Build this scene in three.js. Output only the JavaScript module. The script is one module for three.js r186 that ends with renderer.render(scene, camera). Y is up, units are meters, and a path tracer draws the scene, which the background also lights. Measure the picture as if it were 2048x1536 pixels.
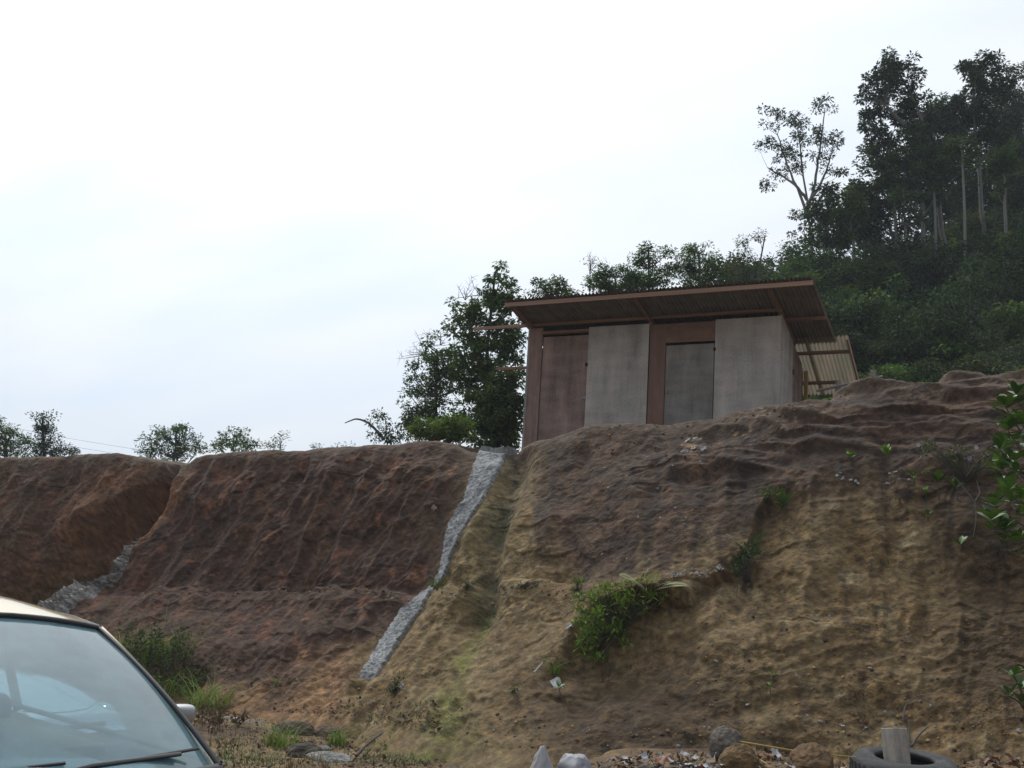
import * as THREE from 'three';
import { mergeGeometries } from 'three/addons/utils/BufferGeometryUtils.js';
import { RoundedBoxGeometry } from 'three/addons/geometries/RoundedBoxGeometry.js';
import { ImprovedNoise } from 'three/addons/math/ImprovedNoise.js';

// ---------------------------------------------------------------- camera
const scene = new THREE.Scene();
const FOCAL = 2150, EYE = 1.65;                       // focal length in survey units (frame 2048 x 1536)
const camera = new THREE.PerspectiveCamera(2 * Math.atan(768 / FOCAL) * 180 / Math.PI, 4 / 3, 0.1, 1500);
camera.position.set(0, EYE, 0);
camera.rotation.order = 'YXZ';
camera.rotation.set(11.2 * Math.PI / 180, 0, 3.6 * Math.PI / 180);
camera.updateMatrixWorld(true);

// ---------------------------------------------------------------- sky and sun
const SUN = new THREE.Vector3().setFromSphericalCoords(1, (90 - 54) * Math.PI / 180, Math.PI + 24 * Math.PI / 180);
const perlin = new ImprovedNoise();
const N3 = (x, y, z) => perlin.noise(x + 100.3, y + 100.7, z + 100.1);
function fbm(x, y, z, o = 4) { let a = 0.5, s = 0, f = 1; for (let i = 0; i < o; i++) { s += a * N3(x * f, y * f, z * f); a *= 0.5; f *= 2.03; } return s; }
function ridge(x, y, z, o = 3) { let a = 0.5, s = 0, f = 1; for (let i = 0; i < o; i++) { s += a * (1 - 2 * Math.abs(N3(x * f, y * f, z * f))); a *= 0.5; f *= 2.1; } return s; }
const clamp = (x, a = 0, b = 1) => Math.min(b, Math.max(a, x));
const sst = (a, b, x) => { const t = clamp((x - a) / (b - a)); return t * t * (3 - 2 * t); };
const mix = (a, b, t) => a + (b - a) * t;
const mix3 = (a, b, t) => [mix(a[0], b[0], t), mix(a[1], b[1], t), mix(a[2], b[2], t)];
{
  const w = 1024, h = 512, data = new Float32Array(w * h * 4), d = new THREE.Vector3();
  for (let j = 0; j < h; j++) for (let i = 0; i < w; i++) {
    const v = (j + 0.5) / h, u = (i + 0.5) / w, el = (v - 0.5) * Math.PI, az = (u - 0.5) * 2 * Math.PI;
    d.set(Math.cos(az) * Math.cos(el), Math.sin(el), Math.sin(az) * Math.cos(el));
    const ang = Math.acos(clamp(d.dot(SUN), -1, 1)) * 180 / Math.PI;
    const up = Math.max(0, d.y);
    // thin high cloud: long soft streaks over a pale blue
    const k = 1 / (up + 0.25);
    const px = d.x * k, pz = d.z * k;
    const st = fbm(px * 1.3 + pz * 0.6, 0.2, (pz - px * 0.5) * 4.2, 5) * 0.55 + fbm(px * 0.7, 4.1, pz * 0.7, 3) * 0.4;
    const veil = clamp(0.42 + 1.3 * st + 0.82 * Math.exp(-Math.pow(ang / 36, 2)));
    const blue = mix3([0.72, 0.86, 1.02], [0.50, 0.64, 0.90], sst(0.02, 0.8, up));
    const glow = 1 + 2.2 * Math.exp(-ang / 9) + 0.42 * Math.exp(-Math.pow(ang / 34, 2));
    const cloud = [0.95, 0.975, 1.0];
    const c = mix3(blue, cloud, veil).map(v => v * (0.36 + 0.72 * Math.exp(-Math.pow(ang / 78, 4))));   // the veil is brightest round the sun
    const o = (j * w + i) * 4;
    const low = d.y < -0.02 ? 0.35 : 1;
    data[o] = c[0] * glow * low; data[o + 1] = c[1] * glow * low; data[o + 2] = c[2] * glow * low; data[o + 3] = 1;
  }
  const sky = new THREE.DataTexture(data, w, h, THREE.RGBAFormat, THREE.FloatType);
  sky.mapping = THREE.EquirectangularReflectionMapping; sky.magFilter = sky.minFilter = THREE.LinearFilter; sky.wrapS = THREE.RepeatWrapping; sky.needsUpdate = true;
  scene.background = sky; scene.environment = sky;
}
const sun = new THREE.DirectionalLight(new THREE.Color(1, 0.94, 0.84), 1.5);
sun.position.copy(SUN).multiplyScalar(80); sun.position.z -= 18;
sun.target.position.set(0, 2, -18); sun.castShadow = true; sun.shadow.radius = 20;
sun.shadow.mapSize.set(4096, 4096);
Object.assign(sun.shadow.camera, { left: -45, right: 45, top: 45, bottom: -45, near: 1, far: 220 });
scene.add(sun, sun.target);
const renderer = new THREE.WebGLRenderer({ antialias: true });
renderer.toneMapping = THREE.LinearToneMapping;
renderer.toneMappingExposure = 1.0;
renderer.shadowMap.enabled = true;

// ---------------------------------------------------------------- helpers
let seed = 12345;
const rnd = () => { seed = (seed * 1664525 + 1013904223) >>> 0; return seed / 4294967296; };
const rr = (a, b) => a + (b - a) * rnd();
const reseed = s => { seed = (s * 2654435761) >>> 0; for (let i = 0; i < 4; i++) rnd(); };
const V = (x = 0, y = 0, z = 0) => new THREE.Vector3(x, y, z);
const taken = {};
function numbered(n) { if (!(n in taken)) { taken[n] = 0; return n; } return n + '_' + String(++taken[n]).padStart(3, '0'); }
function tag(o, label, category, group, kind) {
  if (label) o.userData.label = label; if (category) o.userData.category = category;
  if (group) o.userData.group = group; if (kind) o.userData.kind = kind; return o;
}
function mesh(name, geo, mat, parent) {
  const m = new THREE.Mesh(geo, mat); m.castShadow = m.receiveShadow = true;
  m.name = parent ? name : numbered(name); (parent || scene).add(m); return m;
}
function thing(name, pos, label, category, group) {
  const g = new THREE.Group(); g.name = numbered(name); if (pos) g.position.copy(pos); scene.add(g); return tag(g, label, category, group);
}
function copyOf(o, pos, ry, s, label, group) {
  const c = o.clone(); c.name = numbered(o.name.replace(/_\d{3}$/, '')); c.position.copy(pos); c.rotation.y = ry;
  if (s && s.isVector3) c.scale.copy(s); else c.scale.setScalar(s || 1);
  c.userData = { ...o.userData }; if (label) c.userData.label = label; if (group) c.userData.group = group; scene.add(c); return c;
}
// survey point: bearing (h, v) of the 2048 x 1536 survey frame at a plan distance D in metres
const rayTmp = V();
function at(h, v, D) { rayTmp.set((h - 1024) / FOCAL, -(v - 768) / FOCAL, -1).applyQuaternion(camera.quaternion); return rayTmp.clone().multiplyScalar(D / -rayTmp.z).add(camera.position); }

class GB {                                            // collects triangles
  constructor() { this.p = []; this.i = []; this.c = []; this.uv = []; }
  v(p, c, u = 0, w = 0) { this.p.push(p.x, p.y, p.z); if (c) this.c.push(c[0], c[1], c[2]); this.uv.push(u, w); return this.p.length / 3 - 1; }
  t(a, b, c) { this.i.push(a, b, c); }
  get n() { return this.i.length / 3; }
  geo() {
    const g = new THREE.BufferGeometry();
    g.setAttribute('position', new THREE.Float32BufferAttribute(this.p, 3));
    g.setAttribute('uv', new THREE.Float32BufferAttribute(this.uv, 2));
    if (this.c.length) g.setAttribute('color', new THREE.Float32BufferAttribute(this.c, 3));
    g.setIndex(this.i); g.computeVertexNormals(); return g;
  }
  // tube along points with a radius at each
  tube(pts, rad, sides = 6, c) {
    let prev = null; const base = [];
    const ref = V(0.31, 0.2, 0.93), a = V(), b = V(), d = V();
    let len = 0;
    for (let k = 0; k < pts.length; k++) {
      d.copy(pts[Math.min(k + 1, pts.length - 1)]).sub(pts[Math.max(0, k - 1)]).normalize();
      a.crossVectors(d, Math.abs(d.dot(ref)) > 0.95 ? V(0, 1, 0) : ref).normalize(); b.crossVectors(d, a);
      if (k) len += pts[k].distanceTo(pts[k - 1]);
      const ring = [];
      for (let s = 0; s <= sides; s++) {
        const t = s / sides * Math.PI * 2, r = rad[k];
        ring.push(this.v(V().copy(pts[k]).addScaledVector(a, Math.cos(t) * r).addScaledVector(b, Math.sin(t) * r), c, s / sides * 0.6, len));
      }
      if (prev) for (let s = 0; s < sides; s++) { this.t(prev[s], ring[s + 1], ring[s]); this.t(prev[s], prev[s + 1], ring[s + 1]); }
      prev = ring;
    }
    if (rad[rad.length - 1] > 0.004) { const e = this.v(pts[pts.length - 1], c); for (let s = 0; s < sides; s++) this.t(prev[s], prev[s + 1], e); }
    return this;
  }
  // pointed leaf, folded a little on its midrib
  leaf(p, dir, side, nor, L, W, c, fold = 0.18) {
    const q = V();
    const a = this.v(p, c);
    q.copy(p).addScaledVector(dir, L * 0.45).addScaledVector(side, W / 2).addScaledVector(nor, W * fold); const b = this.v(q, c);
    q.copy(p).addScaledVector(dir, L).addScaledVector(nor, -L * 0.08); const d = this.v(q, c);
    q.copy(p).addScaledVector(dir, L * 0.45).addScaledVector(side, -W / 2).addScaledVector(nor, W * fold); const e = this.v(q, c);
    this.t(a, b, d); this.t(a, d, e);
  }
  // bent blade of grass
  blade(p, dir, lean, L, W, c, seg = 3) {
    const side = V().crossVectors(dir, lean).normalize(); let pa, pb;
    for (let k = 0; k <= seg; k++) {
      const t = k / seg, w = W * (1 - t * 0.9) / 2;
      const q = V().copy(p).addScaledVector(dir, L * t * (1 - 0.35 * t)).addScaledVector(lean, L * t * t * 0.7);
      const a = this.v(V().copy(q).addScaledVector(side, w), c), b = this.v(q.addScaledVector(side, -w), c);
      if (k) { this.t(pa, pb, b); this.t(pa, b, a); } pa = a; pb = b;
    }
  }
}
function tileTexture(n, fn, srgb) {                    // fn(u, v) with u, v in 0..1, returns 0..1 or [r, g, b]
  const d = new Uint8Array(n * n * 4);
  for (let j = 0; j < n; j++) for (let i = 0; i < n; i++) {
    const r = fn(i / n, j / n), o = (j * n + i) * 4, a = Array.isArray(r) ? r : [r, r, r];
    d[o] = clamp(a[0]) * 255; d[o + 1] = clamp(a[1]) * 255; d[o + 2] = clamp(a[2]) * 255; d[o + 3] = 255;
  }
  const t = new THREE.DataTexture(d, n, n, THREE.RGBAFormat); t.wrapS = t.wrapT = THREE.RepeatWrapping; t.magFilter = THREE.LinearFilter; t.minFilter = THREE.LinearMipmapLinearFilter; t.generateMipmaps = true;
  if (srgb) t.colorSpace = THREE.SRGBColorSpace; t.needsUpdate = true; return t;
}
const torus = (u, v, f, s, o = 4) => {                 // seamless noise: blend of four shifted copies
  const a = u, b = v, F = (x, y) => fbm(x * f + s, y * f, s * 1.7, o);
  return mix(mix(F(a, b), F(a - 1, b), a), mix(F(a, b - 1), F(a - 1, b - 1), a), b) * 1.4;
};
const grainBump = tileTexture(512, (u, v) => 0.5 + 0.6 * torus(u, v, 9, 3, 5) + 0.25 * torus(u, v, 44, 9, 2));
const grainMap = tileTexture(512, (u, v) => { const a = 0.80 + 0.42 * torus(u, v, 14, 5, 5) + 0.26 * torus(u, v, 60, 2, 2) - 0.25 * sst(0.26, 0.4, torus(u, v, 24, 7, 3)); return [a, a * 0.995, a * 0.98]; }, true);
const M = {};
const std = (r, g, b, o = {}) => new THREE.MeshStandardMaterial({ color: new THREE.Color().setRGB(r, g, b), roughness: 0.9, ...o });
M.soil = new THREE.MeshStandardMaterial({ vertexColors: true, roughness: 0.93, map: grainMap, bumpMap: grainBump, bumpScale: 0.022 });
M.cement = new THREE.MeshStandardMaterial({ vertexColors: true, roughness: 0.85, bumpMap: grainBump, bumpScale: 0.02 });
const leafMat = (t = 0.3, rough = 0.6) => new THREE.MeshPhysicalMaterial({ vertexColors: true, roughness: rough, transmission: t, thickness: 0, specularIntensity: 0.35, side: THREE.DoubleSide });
M.leaf = leafMat(0.34, 0.85); M.grass = leafMat(0.4, 0.8);
M.glossLeaf = leafMat(0.4, 0.6);
M.root = std(0.075, 0.055, 0.04); M.bark = std(0.13, 0.115, 0.10, { bumpMap: grainBump, bumpScale: 0.01 });
M.paleBark = std(0.22, 0.21, 0.19, { bumpMap: grainBump, bumpScale: 0.01 });

const steps = (...s) => { const out = []; for (let k = 0; k + 2 < s.length; k += 2) { const n = s[k + 1]; for (let i = 0; i < n; i++) out.push(mix(s[k], s[k + 2], i / n)); } out.push(s[s.length - 1]); return out; };
// ---------------------------------------------------------------- the cut bank (surveyed profile stations: bearing, then [elevation reading, distance] from rim to toe)
const STN = [
  [-500, [930, 30.5], [970, 30], [1070, 29.2], [1180, 28.4], [1190, 27.9], [1250, 26.8], [1310, 25.5]],
  [-200, [922, 28.0], [960, 27.5], [1060, 26.7], [1176, 25.8], [1190, 25.3], [1255, 24.2], [1320, 22.8]],
  [0, [915, 26.5], [952, 26], [1050, 25.2], [1175, 24.3], [1190, 23.8], [1260, 22.5], [1335, 21]],
  [300, [915, 24.3], [955, 23.8], [1060, 23], [1180, 22.1], [1198, 21.7], [1285, 20.3], [1380, 18.8]],
  [600, [900, 21.9], [940, 21.3], [1050, 20.6], [1184, 19.7], [1208, 19.3], [1310, 17.9], [1430, 16.5]],
  [900, [886, 19.7], [930, 19.0], [1030, 18.3], [1164, 17.3], [1196, 16.9], [1330, 15.7], [1480, 14.0]],
  [1050, [885, 18.6], [930, 17.9], [1030, 17.1], [1162, 16.15], [1196, 15.75], [1340, 14.5], [1510, 12.8]],
  [1300, [850, 17.3], [900, 16.3], [1020, 15.3], [1165, 14.4], [1182, 14.1], [1340, 13.2], [1525, 12.0]],
  [1560, [826, 16.6], [880, 15.6], [1000, 14.5], [1150, 13.7], [1200, 13.5], [1340, 12.8], [1515, 11.9]],
  [1760, [766, 16.2], [830, 15.3], [980, 14.3], [1130, 13.6], [1200, 13.3], [1340, 12.7], [1505, 11.8]],
  [2048, [755, 15.2], [830, 14.5], [960, 13.6], [1120, 12.9], [1200, 12.7], [1330, 12.2], [1495, 11.4]],
  [2350, [770, 14.2], [840, 13.5], [970, 12.7], [1120, 12.1], [1200, 11.9], [1330, 11.4], [1490, 10.7]],
  [2600, [780, 13.4], [850, 12.7], [980, 11.9], [1120, 11.3], [1200, 11.1], [1330, 10.6], [1490, 9.9]],
];
const RIM = [[-500, 930], [-200, 922], [0, 917], [80, 914], [160, 908], [230, 907], [290, 916], [335, 925], [372, 926], [395, 911], [440, 904], [520, 902], [600, 900], [680, 894], [760, 889], [850, 882], [900, 886], [945, 893], [1000, 899], [1030, 899],
  [1060, 884], [1130, 868], [1190, 853], [1240, 848], [1300, 850], [1340, 858], [1400, 851], [1440, 845], [1500, 835], [1560, 825], [1610, 812], [1645, 797], [1680, 783], [1740, 771], [1800, 766], [1860, 768], [1930, 752], [1990, 758], [2048, 755], [2350, 770], [2600, 780]];
function herm(xs, ys, x) {                            // monotone-ish cubic through points
  let k = 0; while (k < xs.length - 2 && x > xs[k + 1]) k++;
  const h = xs[k + 1] - xs[k], t = clamp((x - xs[k]) / h), sl = j => (ys[j + 1] - ys[j]) / (xs[j + 1] - xs[j]);
  const tan = j => { if (j <= 0) return sl(0); if (j >= xs.length - 1) return sl(xs.length - 2); const a = sl(j - 1), b = sl(j); return a * b <= 0 ? 0 : 2 * a * b / (a + b); };
  const m0 = tan(k) * h, m1 = tan(k + 1) * h, t2 = t * t, t3 = t2 * t;
  return (2 * t3 - 3 * t2 + 1) * ys[k] + (t3 - 2 * t2 + t) * m0 + (-2 * t3 + 3 * t2) * ys[k + 1] + (t3 - t2) * m1;
}
const stX = STN.map(s => s[0]);
const rimX = RIM.map(r => r[0]), rimY = RIM.map(r => r[1]);
const BACK = V(0.5, 0, -0.866);                       // plan direction into the bank
const H0 = -500, H1 = 2600, HSTEP = 3;
const colCache = new Map();
function column(h) {                                  // [reading, world point] down one profile; rows -2, -1 lie behind the rim, 7 below the toe
  const key = Math.round(h * 10);
  if (colCache.has(key)) return colCache.get(key);
  const rows = [];
  for (let r = 1; r <= 7; r++) {
    let e = herm(stX, STN.map(s => s[r][0]), h); const D = herm(stX, STN.map(s => s[r][1]), h);
    if (r === 1) e = herm(rimX, rimY, h);
    if (r === 2) e = Math.max(e, herm(rimX, rimY, h) + 28);
    rows.push({ e, p: at(h, e, D) });
  }
  const rim = rows[0].p, toe = rows[6].p;
  const b1 = rim.clone().addScaledVector(BACK, 1.6); b1.y += 0.03;
  const b2 = rim.clone().addScaledVector(BACK, 5); b2.y = Math.min(b2.y - 0.25, 4.3);
  rows.unshift({ e: rows[0].e - 60, p: b2 }, { e: rows[0].e - 25, p: b1 });
  const f = toe.clone().addScaledVector(BACK, -1.6); f.y -= 0.8; rows.push({ e: rows[8].e + 40, p: f });
  colCache.set(key, rows); return rows;
}
const catmull = (a, b, c, d, t) => {                   // cubic with limited slopes: no overshoot where rows lie close
  const s0 = b - a, s1 = c - b, s2 = d - c, lim = (p, q) => p * q <= 0 ? 0 : 2 * p * q / (p + q), m0 = lim(s0, s1), m1 = lim(s1, s2), t2 = t * t, t3 = t2 * t;
  return (2 * t3 - 3 * t2 + 1) * b + (t3 - 2 * t2 + t) * m0 + (-2 * t3 + 3 * t2) * c + (t3 - t2) * m1;
};
function baseAt(h, w) {                               // w: row coordinate 0..9
  const R = column(h), k = clamp(Math.floor(w), 0, R.length - 2), t = w - k;
  const A = R[Math.max(0, k - 1)], B = R[k], C = R[k + 1], E = R[Math.min(R.length - 1, k + 2)];
  return { e: mix(B.e, C.e, t), p: V(catmull(A.p.x, B.p.x, C.p.x, E.p.x, t), catmull(A.p.y, B.p.y, C.p.y, E.p.y, t), catmull(A.p.z, B.p.z, C.p.z, E.p.z, t)) };
}
function rowOf(h, e) {                                // row coordinate for a reading e
  const R = column(h); let k = 2; while (k < R.length - 2 && e > R[k + 1].e) k++;
  return k + clamp((e - R[k].e) / (R[k + 1].e - R[k].e));
}
const polyX = (poly, y) => { if (y <= poly[0][1]) return poly[0][0]; for (let k = 1; k < poly.length; k++) if (y <= poly[k][1]) return mix(poly[k - 1][0], poly[k][0], (y - poly[k - 1][1]) / (poly[k][1] - poly[k - 1][1])); return poly[poly.length - 1][0]; };
const polyY = (poly, x) => { if (x <= poly[0][0]) return poly[0][1]; for (let k = 1; k < poly.length; k++) if (x <= poly[k][0]) return mix(poly[k - 1][1], poly[k][1], (x - poly[k - 1][0]) / (poly[k][0] - poly[k - 1][0])); return poly[poly.length - 1][1]; };
const GULLY = [[352, 880], [350, 930], [318, 1000], [262, 1065], [185, 1130], [115, 1180], [60, 1225], [-20, 1290]];
const CHANNEL = [[1022, 890], [1018, 930], [1006, 985], [985, 1060], [975, 1120], [964, 1200], [945, 1252], [928, 1310], [905, 1390], [880, 1480]];
const LIP = [[1040, 1400], [1090, 1350], [1150, 1290], [1210, 1230], [1290, 1190], [1380, 1168], [1450, 1130], [1490, 1080], [1520, 1010], [1552, 985], [1640, 962], [1740, 955], [1800, 975], [1870, 1010], [1960, 1060], [2060, 1120], [2400, 1180]];   // edge above which the slope stands proud
const STRIP_L = [[940, 888], [918, 930], [903, 1000], [872, 1045], [863, 1090], [843, 1165], [835, 1180], [787, 1225], [743, 1295], [706, 1350]];
const STRIP_R = [[1000, 893], [980, 930], [953, 1000], [914, 1060], [890, 1100], [880, 1130], [863, 1182], [843, 1225], [784, 1295], [748, 1352]];
function strap(h, e) { const l = polyX(STRIP_L, e), r = polyX(STRIP_R, e); return e > 886 && e < 1360 ? Math.min(h - l, r - h) : -999; }
function relief(h, e, p) {                            // metres outward
  const rimE = herm(rimX, rimY, h), low = e - rimE;
  const onFace = sst(-10, 60, low);
  let d = fbm(p.x * 0.5, p.y * 0.6, p.z * 0.5, 2) * mix(0.12, 0.30, onFace);
  d += fbm(p.x * 1.7, p.y * 2.0, p.z * 1.7, 2) * mix(0.05, 0.085, onFace) + fbm(p.x * 4.5, p.y * 5, p.z * 4.5, 2) * 0.03 + ridge(p.x * 8, p.y * 9, p.z * 8, 2) * 0.012 + fbm(p.x * 19, p.y * 19, p.z * 19, 2) * 0.014;
  // dry cracks and small slips with crisp upper edges
  const sB = p.x * 0.866 + p.z * 0.5, wob = 0.5 * fbm(sB * 1.1, p.y * 1.1, 4.4, 3), crack = 1 - Math.abs(N3(sB * 0.9 + wob, p.y * 2.3 - sB * 0.25 + wob, 2.2));
  d -= onFace * 0.022 * sst(0.90, 0.985, crack) * clamp(0.4 + 2 * fbm(sB * 0.7, p.y * 0.7, 9.9, 2));
  const slip = (p.y * 2.6 + sB * 0.3 + 2.2 * fbm(sB * 0.9, p.y * 0.9, 6.6, 3)) % 1; d += onFace * 0.028 * (1 - sst(0, 0.8, (slip + 1) % 1)) * sst(0, 0.12, (slip + 1) % 1) * sst(-0.05, 0.2, fbm(sB * 0.8, p.y * 1.2, 12.1, 2));
  const leftW = 1 - sst(900, 1000, h), rightW = sst(1030, 1090, h);
  // rain rills: slanting on the left, falling straight on the right
  const q = h + 0.5 * (e - 900);
  d += leftW * onFace * (ridge(q / 62, e / 330, 1.5, 2) - 0.4) * 0.3 * mix(1, 0.5, sst(1170, 1200, e));
  d += leftW * onFace * (ridge(q / 23 + e / 90, e / 60, 7.5, 2) - 0.3) * 0.07;
  d += rightW * onFace * (ridge(h / 70 + 0.5 * fbm(h / 90, e / 90, 2, 2), e / 500, 4.5, 2) - 0.4) * 0.13 * sst(880, 950, e) * (1 - 0.4 * sst(1250, 1400, e));
  // bedding ledges in the upper right, lumpy tongues below
  const led = sst(1180, 1480, h) * (1 - sst(60, 190, low - 20 * fbm(h / 90, 0.3, 2.2, 2)));
  d += led * (ridge(h / 420, (e + 26 * fbm(h / 130, e / 200, 3, 3)) / 46, 8.5, 2) - 0.4) * 0.36;
  const lump = sst(1180, 1330, e + 40 * fbm(h / 120, e / 120, 1, 2));
  const wh = h + 70 * fbm(h / 110, e / 90, 2.2, 3), we = e + 60 * fbm(h / 80, e / 110, 6.2, 3);
  d += lump * (ridge(wh / 120, we / 75, 5.1, 3) * 0.065 - 0.025) * sst(600, 800, h) * clamp(0.6 + 1.6 * fbm(h / 200, e / 160, 8, 2), 0.15, 1.3);
  d += sst(850, 1000, h) * sst(1170, 1250, e) * (1 - 2 * Math.abs(N3(h / 150, (e + h * 0.1 + 40 * fbm(h / 90, e / 90, 4.4, 2)) / 44, 3.7))) * 0.03;
  // gully between the two left blocks
  const gx = h - polyX(GULLY, e), gd = mix(0.6, 1.15, sst(930, 1080, e)) * (1 - sst(1215, 1300, e));
  const gl = mix(20, 175, sst(925, 1090, e)), gr = mix(16, 34, sst(930, 1080, e));
  d -= gd * (gx < 0 ? 1 - sst(0, 1, -gx / gl) : 1 - sst(0.1, 1, gx / gr));
  if (e < 900) d -= 0;
  // stained water channel right of the cement
  const cx = h - polyX(CHANNEL, e) + 5 * fbm(e / 40, 2, 2, 2), cw = mix(34, 26, sst(900, 1150, e));
  d -= Math.exp(-(cx * cx) / (cw * cw)) * 0.34 * sst(885, 930, e) * (1 - sst(1240, 1330, e) * 0.85);
  // dished bed of the cement strip
  const s = strap(h, e); if (s > -40) d = mix(d, 0.3 * d - 0.10, sst(-40, 6, s));
  // proud slope above the lip, cut face below it
  const lipE = polyY(LIP, h), over = e - lipE + 30 * fbm(h / 70, 1.2, e / 70, 4) + 24 * fbm(h / 22, 3.2, e / 40, 3) * sst(1540, 1600, h);
  const lw = sst(1060, 1180, h) * mix(1, 0.45, sst(1340, 1440, h)) * (1 - 0.75 * sst(1530, 1640, h)), cut = sst(-10, mix(16, 46, sst(1540, 1640, h)), over);
  d += lw * (0.13 * (1 - cut) * sst(-190, -10, over) - 0.24 * cut * (1 - 0.8 * sst(40, 300, over)));
  // shelf line across the middle
  const shelfE = 1196 - 0.02 * h - 12 * sst(700, 1000, h);
  d += (1 - sst(1120, 1240, h)) * sst(200, 300, h) * 0.07 * sst(-4, 6, e - shelfE) * (1 - sst(6, 60, e - shelfE));
  return d * sst(-58, -20, low + 0) ;
}
const SOIL = {
  dark: [0.062, 0.039, 0.027], purple: [0.108, 0.066, 0.037], brown: [0.165, 0.092, 0.053], red: [0.265, 0.108, 0.057], orange: [0.40, 0.175, 0.080], rim: [0.175, 0.117, 0.076],
  tan: [0.325, 0.225, 0.104], pale: [0.40, 0.315, 0.175], ochre: [0.255, 0.16, 0.062], umber: [0.078, 0.046, 0.020], moss: [0.215, 0.225, 0.05], black: [0.05, 0.047, 0.038], grey: [0.25, 0.25, 0.235],
};
function soilColour(h, e, p) {
  const sA = p.x * 0.866 + p.z * 0.5, tA = p.y * 1.1 + (p.x * 0.5 - p.z * 0.866) * 0.45;
  const n1 = fbm(sA, tA, 1.1, 4), n2 = fbm(sA * 3.1, tA * 2.3, 5.2, 4), n3 = fbm(sA * 11, tA * 11, 9.3, 3);
  const rimE = herm(rimX, rimY, h), low = e - rimE;
  const q = h + 0.5 * (e - 900);
  // left of the cement: dark weathered crust broken by red earth
  let L = mix3(SOIL.purple, SOIL.dark, clamp(0.68 + 1.8 * n1 + 0.8 * n2));
  L = mix3(L, SOIL.brown, sst(0.02, 0.4, n2 + 0.9 * fbm(q / 40, e / 210, 3.3, 3)));
  L = mix3(L, SOIL.red, 0.55 * sst(0.14, 0.38, n1 * 0.6 + n2 + 0.3 * Math.exp(-Math.pow((h - 470) / 90, 2) - Math.pow((e - 985) / 40, 2))));
  L = mix3(L, SOIL.dark, 0.6 * sst(0.04, 0.26, fbm(q / 30, e / 330, 8.3, 3)) * (1 - 0.4 * sst(1180, 1240, e)));
  const fleck = fbm(q / 9 + e / 30, e / 7 + h / 40, 4.4, 2);
  L = mix3(L, SOIL.orange, 0.6 * sst(0.26, 0.36, fleck + 0.12 * n2));
  L = mix3(L, [0.20, 0.082, 0.045], 0.22 + 0.3 * clamp(n1));
  if (h < 420) {                                      // left block and gully walls: plain red-brown earth
    const gx = h - polyX(GULLY, e);
    const wall = sst(-185, -120, gx + 60 * n1) * sst(925, 965, e + 20 * n2) * (1 - sst(34, 60, gx + 20 * n2));
    const bl = mix3(SOIL.brown, SOIL.red, clamp(0.55 + 1.3 * n1 + 0.7 * n2));
    L = mix3(L, mix3(bl, SOIL.purple, clamp(0.3 + 2 * fbm(q / 30, e / 160, 2.2, 3))), 0.6 * (1 - sst(260, 330, h)));
    L = mix3(L, mix3(mix3(bl, SOIL.red, 0.5), SOIL.tan, 0.22), wall * 0.9);
    L = mix3(L, SOIL.orange, 0.7 * sst(4, 18, gx) * (1 - sst(26, 48, gx + 26 * n2)) * sst(960, 1000, e) * (1 - sst(1180, 1200, e)));
    L = mix3(L, mix3(SOIL.umber, SOIL.moss, 0.3), 0.6 * sst(1080, 1160, e + 30 * n2) * sst(-150, -60, gx) * (1 - sst(-40, 0, gx)));
  }
  // toe on the left: washed-out orange sand
  L = mix3(L, mix3(SOIL.orange, SOIL.tan, 0.55), sst(-60, 60, e - mix(1400, 1330, sst(450, 720, h)) + 130 * n1 + 50 * n2));
  // right of the cement: sandy, streaked with the dark crust from above
  let T = mix3(SOIL.tan, SOIL.ochre, clamp(0.5 + 1.7 * n1)); T = mix3(T, SOIL.pale, sst(0.08, 0.4, n2) * 0.7);
  let U = mix3(mix3(SOIL.purple, SOIL.dark, 0.55), SOIL.brown, clamp(0.4 + 1.5 * n2 + 0.8 * n1)); U = mix3(U, SOIL.dark, sst(0.0, 0.3, fbm(h / 26, e / 260, 7.1, 3)));
  const crustE = polyY([[1000, 860], [1060, 990], [1110, 1120], [1180, 1180], [1300, 1160], [1450, 1090], [1560, 1000], [1700, 960], [1820, 1010], [2048, 1120]], h);
  const streak = fbm(h / 22 + 0.6 * n2, e / 300, 2.7, 4);
  let Rr = mix3(U, T, sst(-90, 70, e - crustE + 190 * streak + 70 * n1) * 0.95);
  Rr = mix3(Rr, mix3(U, SOIL.umber, 0.5), 0.5 * sst(0.08, 0.3, streak + 0.3 * n2) * clamp(0.7 + 2 * n1));
  const grit = fbm(h / 14, e / 6, 6.1, 2);
  Rr = mix3(Rr, SOIL.dark, 0.6 * sst(0.2, 0.32, grit) * sst(1300, 1450, h));
  // overhang shade painted umber low in the middle, dark brown earth far right
  const shadeAndSoil = Math.max(Math.exp(-Math.pow((h - 1270) / 210, 2) - Math.pow((e - 1440) / 115, 2)) * 1.6, sst(1820, 1960, h) * sst(880, 960, e) * (1 - sst(1380, 1480, e)) * 0.9);
  Rr = mix3(Rr, mix3(SOIL.umber, SOIL.ochre, clamp(0.14 + 0.5 * n2)), clamp(shadeAndSoil + 0.9 * n2 * shadeAndSoil));
  // upper right beds: dark brown
  const bed = sst(1440, 1640, h) * (1 - sst(130, 240, low + 60 * n1));
  Rr = mix3(Rr, mix3(SOIL.dark, SOIL.brown, clamp(0.35 + 1.6 * fbm(h / 240, e / 22, 3.1, 3))), bed * 0.9);
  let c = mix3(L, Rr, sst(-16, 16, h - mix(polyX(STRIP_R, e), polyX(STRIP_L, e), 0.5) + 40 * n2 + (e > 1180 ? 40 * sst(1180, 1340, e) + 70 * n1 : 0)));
  // washed tan lane beside the strip, stains in the channel, moss below
  const cx = h - polyX(CHANNEL, e) + 14 * n2;
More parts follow.
